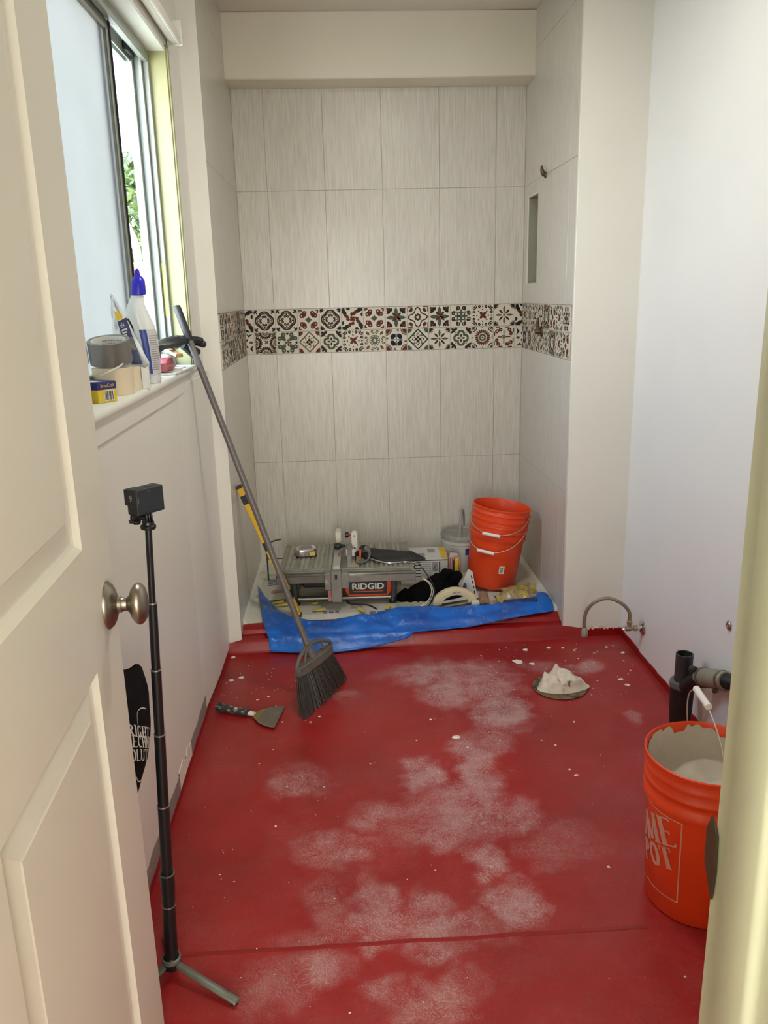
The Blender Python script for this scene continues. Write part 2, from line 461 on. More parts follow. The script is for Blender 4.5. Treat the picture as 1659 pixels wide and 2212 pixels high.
# shower recess sides: returns at the mouth and backing behind the tiles (8 mm back)
t_ = .008
NY0, NY1, NZ0, NZ1 = 4.312, 4.520, 1.662, 2.100       # niche in the right side
h = MB(); h.box(XL - T, SL - t_, YP + .002, YB + .1, 0, ZC); struct(h, 'wall_left_shower', M['grout'])
h = MB(); h.prism([(XL - T, YP), (SL + .0015, YP), (SL + .0015, YP + .005), (SL - t_, YP + .005), (XL - T, YP + .002)], 0, ZC)
struct(h, 'wall_left_return', M['paint'])
h = MB()
h.box(SR + t_, XR + .12, YP + .02, NY0, 0, ZC); h.box(SR + t_, XR + .12, NY1, YB + .1, 0, ZC)
h.box(SR + t_, XR + .12, NY0, NY1, 0, NZ0); h.box(SR + t_, XR + .12, NY0, NY1, NZ1, ZC); h.box(SR + .1, XR + .12, NY0, NY1, NZ0, NZ1)
struct(h, 'wall_right_shower', M['grout'])
h = MB(); h.box(SR - .0015, XR + .02, YP, YP + .02, 0, ZC); struct(h, 'wall_right_return', M['paint'], bevel=.003)
h = MB(); h.box(SL - .1, SR + .1, YB + t_, YB + .1, 0, ZC); struct(h, 'wall_back', M['grout'])
h = MB(); h.box(XL - T, XR + .12, JY0, YB + .1, ZC, ZC + .05); struct(h, 'ceiling', M['ceil'])
h = MB(); h.box(SL - t_, SR + t_, 4.4388, YB + t_, 2.66, ZC); struct(h, 'ceiling_beam', M['beam'], bevel=.006)
walls = {n: bpy.data.objects[n] for n in ('wall_back', 'wall_left_shower', 'wall_right_shower')}

# ---- linen wall tiles: every tile its own piece with a recessed joint
G = .0006
def tile_piece(wall, rects, axis, face):
    """rects: list of (a0,a1,z0,z1) of one tile; axis x = back wall, l / r = sides"""
    mb = MB()
    for a0, a1, z0, z1 in rects:
        if axis == 'x': mb.box(a0, a1, YB, YB + t_ - .0005, z0, z1)
        elif axis == 'l': mb.box(SL - t_ + .0005, SL, a0, a1, z0, z1)
        else: mb.box(SR, SR + t_ - .0005, a0, a1, z0, z1)
    mb.build('wall_tile', M['tile'], walls[wall], bevel=.0007 if len(rects) == 1 else 0, smooth=False)
rows = [(ZS - .02, .7065), (.7065, 1.318), (1.560, 2.167), (2.167, 2.777), (2.777, ZC)]
xj = [SL, -.3572, -.0522, .2528, .5578, .8628, SR]
for zi, (z0, z1) in enumerate(rows):
    if z0 > 2.7: continue
    z1 = min(z1, 2.66)
    for a, b in zip(xj, xj[1:]):
        tile_piece('wall_back', [(a + G, b - G, z0 + G, z1 - G)], 'x', YB)
yj = [YP + .004, 3.740, 4.045, 4.350, YB]
for zi, (z0, z1) in enumerate(rows):
    for a, b in zip(yj, yj[1:]):
        tile_piece('wall_left_shower', [(a + G, b - G, z0 + G, z1 - G)], 'l', SL)
        a2 = max(a, YP + .02); r = (a2 + G, b - G, z0 + G, z1 - G)
        if z0 == 1.560 and b > NY0 and a < NY1:
            rs = [(r[0], r[1], r[2], NZ0), (r[0], r[1], NZ1, r[3])]
            if r[0] < NY0: rs.append((r[0], NY0, NZ0, NZ1))
            if r[1] > NY1: rs.append((NY1, r[1], NZ0, NZ1))
            tile_piece('wall_right_shower', rs, 'r', SR)
        else:
            tile_piece('wall_right_shower', [r], 'r', SR)
# niche lining and its bright edge strip
M['niche'] = pm('niche_lining', rgb(150, 146, 128), .4, vary=.05, vscale=6)
nm = MB(); w = .006
nm.box(SR + .0005, SR + .099, NY0, NY0 + w, NZ0, NZ1); nm.box(SR + .0005, SR + .099, NY1 - w, NY1, NZ0, NZ1)
nm.box(SR + .0005, SR + .099, NY0, NY1, NZ0, NZ0 + w); nm.box(SR + .0005, SR + .099, NY0, NY1, NZ1 - w, NZ1); nm.box(SR + .093, SR + .099, NY0, NY1, NZ0, NZ1)
nm.build('niche_lining', M['niche'], walls['wall_right_shower'], smooth=False)
nm = MB(); nm.box(SR - .003, SR + .003, NY0 - .004, NY1 + .02, NZ1 - .002, NZ1 + .005); nm.box(SR - .002, SR + .001, NY1 - .004, NY1 + .018, NZ0, NZ1)
nm.build('niche_edge_strip', M['trimw'], walls['wall_right_shower'], smooth=False)

# ---- patterned band: printed tiles, each a piece of its own
PC = {'w': 0, 'b': 1, 'r': 2, 'g': 3, 'k': 4, 'o': 5, 'u': 6}
deco_mats = [pm('glazed_offwhite', rgb(212, 204, 186), .4, spec=.3, vary=.03, vscale=20, ws=True),
             pm('print_brown', rgb(54, 36, 29), .5, spec=.15), pm('print_rust', rgb(94, 42, 33), .5, spec=.15), pm('print_green', rgb(74, 88, 70), .5, spec=.15),
             pm('print_dark', rgb(24, 30, 28), .5, spec=.15), pm('print_olive', rgb(106, 88, 56), .5, spec=.15), pm('print_blue', rgb(26, 34, 52), .5, spec=.15)]
def rot2(p, a):
    c, s = math.cos(a), math.sin(a); return [(x * c - y * s, x * s + y * c) for x, y in p]
def leaf(cx, cy, ang, L, w, n=7):
    w *= 1.22
    pts = [(t * L, w * math.sin(PI * t) ** .8) for t in [i / n for i in range(n + 1)]]
    pts += [(x, -y) for x, y in pts[-2:0:-1]]
    return [(cx + x, cy + y) for x, y in rot2(pts, math.radians(ang))]
def dot(cx, cy, r, n=8): return [(cx + r * math.cos(2 * PI * i / n), cy + r * math.sin(2 * PI * i / n)) for i in range(n)]
def line(pts, w):
    return [list(q) for q in gl_stroke(pts, w * 1.35, w * 1.35)]
def curl(cx, cy, r, a0, turns, n=16):
    return [(cx + r * (1 - .8 * i / n) * math.cos(math.radians(a0) + turns * 2 * PI * i / n), cy + r * (1 - .8 * i / n) * math.sin(math.radians(a0) + turns * 2 * PI * i / n)) for i in range(n + 1)]
def mirror(p): return [(-x, y) for x, y in p]
def sym(items, n=4, mir=False):
    out = []
    for c, p in items:
        for k in range(n):
            out.append((c, rot2(p, 2 * PI * k / n)))
            if mir: out.append((c, rot2(mirror(p), 2 * PI * k / n)))
    return out
def L_(c, pts, w): return [(c, q) for q in line(pts, w)]
def deco(kind):
    o = []
    if kind in 'AC':
        it = L_('b', arc(0, .34, .50, -2, 182, 12), .085) + L_('b', arc(0, .34, .36, 10, 170, 10), .05)
        it += L_('b', curl(.13, .34, .12, 200, -1.1), .06) + L_('b', curl(-.13, .34, .12, -20, 1.1), .06) + [('b', leaf(0, .45, 90, .26, .05))]
        o += sym(it)
        if kind == 'A': o += sym(L_('k', [(.66, .66), (.9, .9)], .07) + [('k', leaf(.92, .92, 180, .3, .05)), ('k', leaf(.92, .92, 270, .3, .05))])
        else: o += sym([('k', leaf(.96, .96, a, .44, .06)) for a in (195, 225, 255)])
    elif kind == 'B':
        o += sym(L_('r', curl(.36, .62, .22, -90, 1.3), .085) + L_('r', curl(.62, .36, .22, 180, -1.3), .085) + L_('r', curl(.78, .8, .16, -90, .7), .07) + L_('r', arc(.0, .0, .52, 22, 68, 8), .08))
        o += [('g', leaf(0, 0, k * 45, .34 if k % 2 == 0 else .26, .06)) for k in range(8)]
    elif kind == 'D':
        o += sym([('k', leaf(.25, .62, 20, .62, .15)), ('k', leaf(.5, .94, 10, .46, .1)), ('r', leaf(.1, .3, 60, .6, .13)), ('r', leaf(.22, .1, -15, .42, .12)), ('k', leaf(.86, .2, 70, .42, .12)), ('r', leaf(.0, .0, 45, .3, .1)), ('k', leaf(.72, .72, 35, .34, .1))])
    elif kind == 'E':
        o += [('g', leaf(0, 0, k * 90, .95, .15)) for k in range(4)] + [('r', leaf(.06, .06, 45 + k * 90, .6, .1)) for k in range(4)]
        o += sym([('k', leaf(.52, .52, 45 + a, .42, .09)) for a in (-62, -30, 30, 62)] + [('r', leaf(.56, .56, 45, .5, .11))])
    elif kind == 'F':
        o += [('b', leaf(.1, 0, 0, .27, .07)) if False else ('b', rot2(leaf(.1, 0, 0, .28, .075), k * PI / 4)) for k in range(8)]
        o += sym(L_('b', spline2([(0, .92), (.22, .72), (.3, .46), (.5, .3), (.74, .22), (.94, 0)]), .06), 4)
        o += sym(L_('r', curl(.72, .62, .16, 90, 1.2), .07) + L_('r', curl(.62, .72, .16, 0, -1.2), .07) + L_('b', [(.5, .95), (.94, .95)], .05) + L_('b', [(.95, .5), (.95, .94)], .05))
    elif kind == 'G':
        for k in range(4):
            a = 45 + 90 * k
            o += [('k', p) for p in line(rot2([(.06, 0), (.3, .16), (.56, 0), (.3, -.16), (.06, 0)], math.radians(a)), .06)]
            o += [('g', leaf(0, 0, 90 * k, .66, .1))]
        o += sym(L_('b', curl(.26, .72, .2, -70, 1.35), .07) + L_('b', curl(-.26, .72, .2, 250, -1.35), .07))
    elif kind == 'H':
        o += [('r', leaf(.03, .03, 45 + k * 90, .44, .11)) for k in range(4)]
        o += [('b', dot(.55 * math.cos(k * PI / 4), .55 * math.sin(k * PI / 4), .075)) for k in range(8)]
        o += sym(L_('b', curl(.3, .84, .13, -120, 1.2), .06) + L_('b', curl(-.3, .84, .13, 300, -1.2), .06) + [('b', leaf(0, .74, 90, .22, .05))])
        o += sym(L_('b', arc(1, 1, .3, 180, 270, 6), .06) + L_('b', arc(1, 1, .46, 190, 260, 6), .06))
    elif kind in 'Ii':
        o += [('g' if kind == 'i' else 'o', rot2(leaf(.16, 0, 0, .72, .085), k * PI / 2)) for k in range(4)] + [('b', rot2(leaf(.16, 0, 0, .56, .08), PI / 4 + k * PI / 2)) for k in range(4)]
        o += [('o', [(.1, .1), (-.1, .1), (-.1, -.1), (.1, -.1)])]
        o += sym([('b', leaf(.97, .97, a, .5, .045)) for a in (180, 202, 225, 248, 270)])
    elif kind == 'J':
        for k in range(4):
            it = [('b', leaf(0 + .34 * math.cos(math.radians(a)), -1 + .34 * math.sin(math.radians(a)), a, .38, .065)) for a in range(10, 175, 17)]
            it += L_('o', arc(0, -1, .26, 0, 180, 8), .06) + L_('b', arc(0, -1, .14, 0, 180, 6), .05)
            o += [(c, rot2(p, k * PI / 2)) for c, p in it]
        o += [('o', leaf(.08, .08, 45 + k * 90, .24, .06)) for k in range(4)] + [('o', leaf(.62, .62, 45, .5, .13))] + [('o', rot2(leaf(.62, .62, 45, .5, .13), k * PI / 2)) for k in (1, 2, 3)]
    elif kind == 'K':
        o += sym([('g', leaf(.16, .16, 45, .62, .15))] + L_('g', curl(.74, .42, .22, 120, 1.25), .1) + L_('g', curl(.42, .74, .22, -30, -1.25), .1))
        o += [('r', leaf(.05, 0, k * 90, .36, .06)) for k in range(4)] + sym([('k', leaf(0, .72, 90 + a, .24, .05)) for a in (-30, 0, 30)])
    elif kind in 'Ll':
        c1 = 'g' if kind == 'l' else 'o'
        o += sym(L_('k' if kind == 'l' else 'o', [(0, .93), (.93, 0)], .06) + [('b', leaf(.04, 0, 0, .3, .11))])
        o += [(c1, rot2(dot(.52, 0, .08), k * PI / 4)) for k in range(8)] + [(c1, rot2(dot(.38, .38 * .3, .06), k * PI / 4)) for k in range(8)]
        o += sym([('g' if kind == 'l' else 'r', leaf(.98, .98, a, .44, .085)) for a in (185, 205, 225, 245, 265)])
    elif kind == 'M':
        o += sym(L_('g', arc(0, .36, .3, -28, 208, 12), .12) + [('b', leaf(.05, 0, 0, .36, .07))])
        o += sym(L_('b', arc(1.05, 1.05, .52, 180, 270, 8), .12) + L_('b', curl(.9, .5, .14, 90, .9), .07) + [('b', leaf(.72, .72, 45, .3, .1)), ('g', dot(.5, .5, .06))])
    elif kind == 'N':
        o += [('g', rot2(leaf(.1, 0, 0, .34, .05), k * PI / 6)) for k in range(12)] + L_('o', arc(0, 0, .48, 0, 360, 16), .04)
        o += sym([('o', leaf(.5, .5, 45, .48, .11))] + L_('o', [(.2, .62), (0, .78), (-.2, .62)], .06) + L_('o', curl(.24, .84, .12, -90, 1), .05) + L_('o', curl(-.24, .84, .12, -90, -1), .05))
    elif kind == 'O':
        o += sym(L_('u', curl(.24, .36, .2, -90, 1.3), .1) + L_('u', curl(-.24, .36, .2, 270, -1.3), .1) + L_('u', [(0, .05), (0, .6)], .05))
        for k in range(4):
            it = [('r', leaf(.98, .98, a, .5, .055)) for a in range(184, 270, 16)] + L_('o', arc(1, 1, .56, 180, 270, 8), .05)
            it += L_('o', curl(.12, .88, .1, -90, 1), .06)
            o += [(c, rot2(p, k * PI / 2)) for c, p in it]
    elif kind == 'P':
        o += [('r', rot2(leaf(.38, 0, 0, .4, .065), 2 * PI * k / 22)) for k in range(22)] + L_('g', arc(0, 0, .26, 0, 360, 14), .1) + [('o', dot(0, 0, .1))]
        o += sym([('b', leaf(.97, .97, a, .36, .04)) for a in (190, 225, 260)] + L_('b', arc(1, 1, .46, 185, 265, 6), .05) + [('b', dot(0, .93, .06))])
    elif kind == 'Q':
        o += sym(L_('b', [(0, .16), (0, .62)], .07) + L_('b', [(.12, .9), (.5, .9)], .07) + L_('r', curl(.5, .66, .2, -90, 1.1), .08) + L_('r', curl(.66, .3, .16, 90, -1.1), .08) + L_('b', [(.92, .4), (.92, .8)], .07))
        o += [('o', leaf(0, 0, 45 + 90 * k, .24, .06)) for k in range(4)]
    elif kind == 'U':
        for k in range(4):
            o += [('u', rot2([(.1, .9), (.5, .55), (.9, .9), (.5, .78)], k * PI / 2)), ('r', rot2(leaf(.2, .2, 45, .3, .09), k * PI / 2)), ('g', rot2(leaf(.5, .1, 0, .4, .1), k * PI / 2))]
    return o
def spline2(p, n=5): return [(q.x, q.y) for q in spline([(a, b, 0) for a, b in p], n)]
TS = .121
deco_cache = {}
def deco_tile(kind, axis, a0, z0, clip=None, parent=None):
    """one printed tile; clip=(lo,hi) keeps only a slice of it (cut tile at a corner), in tile units -1..1"""
    lo_, hi_ = clip or (-1, 1)
    key = (kind, axis, round(lo_, 3), round(hi_, 3))
    hs = TS / 2 - .0022
    if key not in deco_cache:
        m2 = MB()
        m2.box(lo_ * hs, hi_ * hs, 0, .006, -hs, hs)
        y = -.0003
        for n_, (c, poly) in enumerate(deco(kind)):
            P = [(max(-.99, min(.99, a)), max(-.99, min(.99, b))) for a, b in poly]
            P = [(max(lo_ + .01, min(hi_ - .01, a)), b) for a, b in P]
            ar = sum(P[i][0] * P[(i + 1) % len(P)][1] - P[(i + 1) % len(P)][0] * P[i][1] for i in range(len(P)))
            if abs(ar) < 2e-4: continue
            m2.add([(a * hs, y - .00002 * (n_ % 7), b * hs) for a, b in P], [tuple(range(len(P)))], PC[c])
        o = m2.build('printed_tile', deco_mats, parent, smooth=False, fix=False)
        deco_cache[key] = o.data
    else:
        o = bpy.data.objects.new('printed_tile', deco_cache[key]); col.objects.link(o); o.parent = parent
    if axis == 'x': o.location = (a0, YB, z0)
    elif axis == 'l': o.location = (SL, a0, z0); o.rotation_euler = (0, 0, PI / 2)
    else: o.location = (SR, a0, z0); o.rotation_euler = (0, 0, -PI / 2)
    return o
zr = (1.499, 1.379)
row_a = 'AABCDBEFEGHI'; row_b = 'JKLMHNOliMPQ'
for row, z in ((row_a, zr[0]), (row_b, zr[1])):
    x = SL + .046 + TS / 2
    for ch in row:
        deco_tile(ch, 'x', x, z, parent=walls['wall_back']); x += TS
    k2 = 'D' if row is row_a else 'U'
    deco_tile(k2, 'x', SL + .046 - TS / 2, z, (.25, 1), walls['wall_back'])
    deco_tile(k2, 'x', x, z, (-1, -.30), walls['wall_back'])
side_l = ('NHJFQBOK', 'LPDMAEHN'); side_r = ('HNFQJBHG', 'OPLQNJHB')
for rr_ in (0, 1):
    for k in range(8):
        yy = YB - .004 - TS / 2 - k * TS
        if k < 8:
            deco_tile(side_l[rr_][k], 'l', yy, zr[rr_], parent=walls['wall_left_shower'])
            deco_tile(side_r[rr_][k], 'r', yy, zr[rr_], parent=walls['wall_right_shower'])

# ---- shower pan, threshold and the coated joints
M['pan'] = pm('shower_pan', rgb(218, 214, 200), .7, vary=.06, vscale=10, grime=rgb(178, 168, 140), gscale=9, gamt=.42, bscale=60, bstr=.2, ws=True)
h = MB(); h.box(SL - t_, SR + t_, 3.70, YB + t_, 0, ZS); struct(h, 'floor_shower', M['pan'])
def jag(name, mat, p0, p1, nrm, h_lo, h_hi, amp, n=60, seed=0, parent=None, thick=.003, freq=22):
    """thin strip on a surface along p0-p1 with a ragged upper edge; nrm = outward normal"""
    mb = MB(); d = Vector(p1) - Vector(p0); nv_ = Vector(nrm)
    up = Vector((0, 0, 1))
    pts = []
    for i in range(n + 1):
        t = i / n; p = Vector(p0) + d * t
        e = h_hi + amp * (noise.noise((t * freq, seed, .3)) + .5 * noise.noise((t * freq * 3.1, seed, 2.3)))
        b = h_lo + (amp * .4 * noise.noise((t * freq, seed + 9, .8)) if h_lo > .001 else 0)
        pts.append((p + up * b + nv_ * thick, p + up * max(e, b + .002) + nv_ * thick, p + up * max(e, b + .002), p + up * b))
    vs = [q for r in pts for q in r]; fs = []
    for i in range(n):
        for k in range(3): fs.append((i * 4 + k, i * 4 + 4 + k, i * 4 + 5 + k, i * 4 + 1 + k))
    mb.add(vs, fs)
    o = mb.build(name, mat, parent, smooth=False)
    if parent is None: tag(o, kind='structure')
    return o
cb = MB()
prof = [(3.575, 0), (3.583, .012), (3.588, .045), (3.600, .060), (3.622, .064), (3.655, .063), (3.664, .082), (3.690, .094), (3.720, .0925), (3.720, 0)]
def curb_fn(u, v):
    i = min(int(v * (len(prof) - 1) + 1e-6), len(prof) - 1); y, z = prof[i]
    x = XL + .002 + u * (SR + .11 - XL)
    if y > YP - .005: x = min(max(x, SL), SR)
    w_ = .004 * noise.noise((x * 9, y * 8, z * 30)) if 0 < i < 9 else 0
    return (x, y + w_, max(0, z + w_ * .8))
cb.grid(80, len(prof), curb_fn)
struct(cb, 'trim_shower_curb', M['redwet'])
jag('trim_red_right', M['redwet'], (XR, 1.2, 0), (XR, YP, 0), (-1, 0, 0), 0, .034, .012, 90, 3)
jag('trim_red_return', M['redwet'], (SR + .1, YP, 0), (XR, YP, 0), (0, -1, 0), 0, .038, .010, 30, 5)
jag('trim_plaster_return', M['plaster'], (SR + .004, YP, 0), (SR + .21, YP, 0), (0, -1, 0), .030, .052, .014, 40, 31, thick=.002)
jag('trim_red_left', M['redwet'], (XL, JY1, 0), (XL, YP, 0), (1, 0, 0), 0, .026, .010, 90, 8)
jag('trim_wallboard_left', M['greyboard'], (XL, JY1, 0), (XL, 3.12, 0), (1, 0, 0), .022, .082, .010, 140, 11, thick=.0018, freq=14)
jag('trim_plaster_smear', M['plaster'], (XL, 2.44, 0), (XL, 2.66, 0), (1, 0, 0), .026, .085, .022, 30, 14, thick=.0026, freq=5)
h = MB(); h.prism([(XL, 2.98), (XL, YP), (XL + .018, YP), (XL + .016, 3.3), (XL + .006, 3.05)], .03, 1.32); struct(h, 'trim_plaster_patch', M['paint'], bevel=.004)
# white cove strips along the pan
for sx, dx in ((SL, 1), (SR, -1)):
    h = MB(); h.prism([(sx, ZS), (sx + dx * .018, ZS), (sx + dx * .004, ZS + .022), (sx, ZS + .026)], 3.71, YB, 'xz'); struct(h, 'trim_pan_cove', M['trimw'])

# ---- right door jamb with stop, casing and strike plate
jm = MB()
jm.prism([(DX1, JY1), (DX1 + .03, JY1), (DX1 + .03, JY0 - .004), (DX1, JY0 - .004), (DX1, JY0 + .03), (DX1 - .011, JY0 + .034), (DX1 - .012, JY0 + .092), (DX1, JY0 + .096)], 0, 2.31)
tr = struct(jm, 'trim_door_jamb', M['jamb'], bevel=.003)
cs = MB(); cs.prism([(DX1 - .012 + .018, JY0 - .004), (DX1 + .09, JY0 - .004), (DX1 + .09, JY0 - .016), (DX1 + .06, JY0 - .022), (DX1 + .03, JY0 - .014), (DX1 + .006, JY0 - .012)], 0, 2.38)
cs.build('casing', M['jamb'], tr, bevel=.002)
sp = MB(); sp.prism([(JY1 + .010, 1.050), (JY1 + .011, 1.088), (JY1 + .002, 1.108), (JY1 - .010, 1.092), (JY1 - .0125, 1.05), (JY1 - .010, 1.018), (JY1 - .002, 1.030)], DX1 - .0035, DX1 - .0012, 'yz')
M['bronze'] = pm('bronze_plate', rgb(92, 78, 62), .42, .8, vary=.15, vscale=30)
sp.build('strike_plate', M['bronze'], tr)
jm = MB(); jm.box(DX0 - .03, DX0, JY0 - .004, JY1, 0, 2.31); jm.box(DX0, DX1, JY0 - .004, JY1, 2.10, 2.31); struct(jm, 'trim_door_head', M['jamb'], bevel=.003)
# ---------------------------------------------------------------- door, opened inwards along the left wall
hx, hy = -0.42, 0.679
d_ = Vector((-0.455 - hx, 1.455 - hy, 0)).normalized()
door = bpy.data.objects.new('door_1', None); col.objects.link(door); tag(door, kind='structure')
# local frame: x = along the door from hinge to free edge, y = outward normal of the back, z up
door.matrix_world = Matrix(((d_.x, -d_.y, 0, hx), (d_.y, d_.x, 0, hy), (0, 0, 1, 0), (0, 0, 0, 1)))
DW, DT, DZ0, DZ1 = .84, .035, .008, 2.27
px0, px1 = .178, .662
plo, phi = (.20, .989), (1.215, 2.11)
for nm_, bx in (('stile', (0, px0, DZ0, DZ1)), ('stile', (px1, DW, DZ0, DZ1)), ('rail', (px0, px1, DZ0, plo[0])), ('rail', (px0, px1, plo[1], phi[0])), ('rail', (px0, px1, phi[1], DZ1))):
    mb = MB(); mb.box(bx[0], bx[1], 0, DT, bx[2], bx[3]); mb.build(nm_, M['door'], door, smooth=False)
for (z0, z1) in (plo, phi):
    mb = MB()
    prof_ = [(0, 0), (.003, .003), (.010, .010), (.016, .0125), (.020, .0125), (.060, .0045), (.064, .003), (.068, .003)]
    rings = []
    for ins, dp in prof_:
        rings.append([(px0 + ins, dp, z0 + ins), (px1 - ins, dp, z0 + ins), (px1 - ins, dp, z1 - ins), (px0 + ins, dp, z1 - ins)])
    vs = [p for r in rings for p in r]; fs = []
    for k in range(len(rings) - 1):
        for i in range(4):
            j = (i + 1) % 4; fs.append((k * 4 + i, k * 4 + j, k * 4 + 4 + j, k * 4 + 4 + i))
    e = (len(rings) - 1) * 4; fs.append((e, e + 1, e + 2, e + 3))
    nb = len(vs)
    vs += [(px0, DT, z0), (px1, DT, z0), (px1, DT, z1), (px0, DT, z1)]
    fs += [(nb + 3, nb + 2, nb + 1, nb)] + [(i, nb + i, nb + (i + 1) % 4, (i + 1) % 4) for i in range(4)]
    mb.add(vs, fs); mb.build('door_panel', M['door'], door, smooth=False)
M['knob'] = pm('worn_nickel_knob', rgb(150, 142, 128), .36, 1.0, vary=.1, vscale=40, grime=rgb(122, 108, 88), gscale=30, gamt=.42)
for side in (-1, 1):
    y0 = 0 if side < 0 else DT
    mb = MB(); mb.T = Matrix.Translation((.779, y0, 1.07)) @ Matrix.Diagonal((1.12, 1, 1.36, 1)) @ Matrix.Rotation(PI / 2 if side < 0 else -PI / 2, 4, 'X')
    sc = 1 if side < 0 else .78
    mb.lathe([(0, 0), (.034, 0), (.034, .003), (.032, .006), (.0295, .010), (.024, .014), (.015, .018), (.012, .020), (0, .020)], 36)
    ro = mb.build('knob_rosette', M['knob'], door)
    mb = MB(); mb.T = Matrix.Translation((.779, y0, 1.07)) @ Matrix.Diagonal((1.12, 1, 1.36, 1)) @ Matrix.Rotation(PI / 2 if side < 0 else -PI / 2, 4, 'X') @ Matrix.Diagonal((1, 1, sc, 1))
    mb.lathe([(0, .019), (.0112, .019), (.0112, .026), (.0098, .028), (.0092, .036), (.013, .041), (.022, .046), (.028, .052), (.0300, .058), (.0285, .064), (.023, .070), (.013, .0735), (0, .0745)], 36)
    mb.build('door_knob', M['knob'], door)
for zz in (.25, 1.05, 1.82):
    mb = MB(); mb.T = Matrix.Translation((-.004, DT + .004, zz - .045)); mb.lathe([(0, 0), (.006, 0), (.006, .09), (0, .09)], 12); mb.build('hinge', M['nickel'], door)

# ---------------------------------------------------------------- sliding window with one frosted sash
win = bpy.data.objects.new('window_1', None); col.objects.link(win); win.location = (XL, 2.52, WZ0); tag(win, kind='structure')
def wpart(mb, name, mat, par=None, **kw):
    return mb.build(name, mat, win if par is None else par, world=par is None, **kw)
# reveal boards
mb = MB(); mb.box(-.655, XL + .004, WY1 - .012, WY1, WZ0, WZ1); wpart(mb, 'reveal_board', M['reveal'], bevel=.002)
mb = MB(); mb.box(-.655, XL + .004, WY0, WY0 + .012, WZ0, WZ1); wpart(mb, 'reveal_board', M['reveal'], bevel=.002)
mb = MB(); mb.box(-.655, XL + .004, WY0, WY1, WZ1 - .012, WZ1); wpart(mb, 'reveal_board', M['trimw'], bevel=.002)
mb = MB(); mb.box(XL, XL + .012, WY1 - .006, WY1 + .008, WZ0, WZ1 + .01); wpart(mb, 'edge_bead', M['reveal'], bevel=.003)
mb = MB(); mb.prism([(-.738, WZ0 - .02), (XL + .020, WZ0 - .02), (XL + .024, WZ0 - .006), (XL + .020, WZ0 + .006), (-.738, WZ0 + .006)], WY0 - .04, WY1 + .02, 'xz')
wpart(mb, 'window_sill', M['trimw'], bevel=.003)
mb = MB(); mb.box(XL, XL + .008, WY0 - .02, WY1 + .01, WZ0 - .078, WZ0 - .02); wpart(mb, 'apron', M['paint'], bevel=.002)
# outer frame: ribbed vinyl at the closing side, head and bottom tracks
zb, zt = WZ0 + .006, WZ1 - .012
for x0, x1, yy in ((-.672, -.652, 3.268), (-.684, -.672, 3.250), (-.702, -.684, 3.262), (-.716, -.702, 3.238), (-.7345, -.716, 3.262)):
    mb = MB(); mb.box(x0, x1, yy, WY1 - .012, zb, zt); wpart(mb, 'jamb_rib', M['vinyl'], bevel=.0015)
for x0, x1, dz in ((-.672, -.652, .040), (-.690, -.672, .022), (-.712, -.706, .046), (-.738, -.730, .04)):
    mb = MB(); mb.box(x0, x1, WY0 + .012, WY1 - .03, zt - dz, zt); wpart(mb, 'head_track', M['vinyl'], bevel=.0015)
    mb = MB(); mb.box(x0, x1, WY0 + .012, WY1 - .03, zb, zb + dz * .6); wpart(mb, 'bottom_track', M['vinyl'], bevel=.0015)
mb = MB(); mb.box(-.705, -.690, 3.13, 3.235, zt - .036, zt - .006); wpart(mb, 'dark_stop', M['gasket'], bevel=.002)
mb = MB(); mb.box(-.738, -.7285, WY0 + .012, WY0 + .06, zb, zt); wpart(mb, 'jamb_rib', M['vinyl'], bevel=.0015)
# frosted sliding sash
def frosted():
    m = bpy.data.materials.new('frosted_glass'); m.use_nodes = True; nt = m.node_tree
    nt.nodes.remove(nt.nodes['Principled BSDF']); out = nt.nodes['Material Output']
    tr_ = mk(nt, 'ShaderNodeBsdfTranslucent'); di = mk(nt, 'ShaderNodeBsdfGlossy'); di.inputs['Roughness'].default_value = .25
    f = ntex(nt, coords(nt), 5, 2)
    nt.links.new(ramp(nt, f, [(.3, (.295, .287, .268)), (.7, (.305, .296, .277))]), tr_.inputs['Color'])
    di.inputs['Color'].default_value = (.9, .95, 1, 1)
    mx = mk(nt, 'ShaderNodeMixShader'); mx.inputs[0].default_value = .06
    nt.links.new(tr_.outputs[0], mx.inputs[1]); nt.links.new(di.outputs[0], mx.inputs[2]); nt.links.new(mx.outputs[0], out.inputs['Surface'])
    return m
M['frost'] = frosted()
sy = 2.84
sash = MB()
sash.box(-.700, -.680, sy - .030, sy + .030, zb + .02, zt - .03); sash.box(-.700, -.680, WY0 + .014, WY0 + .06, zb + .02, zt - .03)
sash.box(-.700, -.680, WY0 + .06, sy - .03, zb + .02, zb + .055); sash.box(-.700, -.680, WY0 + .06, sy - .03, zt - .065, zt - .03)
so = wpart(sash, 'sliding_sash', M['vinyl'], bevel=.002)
mb = MB(); mb.box(-.692, -.688, WY0 + .055, sy - .025, zb + .05, zt - .06); po_ = mb.build('frosted_pane', M['frost'], so, smooth=False)
mb = MB(); mb.box(-.6795, -.674, sy + .002, sy + .010, zb + .02, zt - .03); mb.build('gasket', M['gasket'], so, smooth=False)
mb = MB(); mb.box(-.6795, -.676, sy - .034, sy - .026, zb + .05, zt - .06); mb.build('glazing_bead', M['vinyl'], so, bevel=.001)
# second frosted light on the outer track, behind the first
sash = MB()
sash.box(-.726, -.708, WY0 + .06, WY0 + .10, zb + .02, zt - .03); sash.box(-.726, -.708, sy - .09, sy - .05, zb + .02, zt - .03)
wpart(sash, 'fixed_sash', M['vinyl'], bevel=.002)
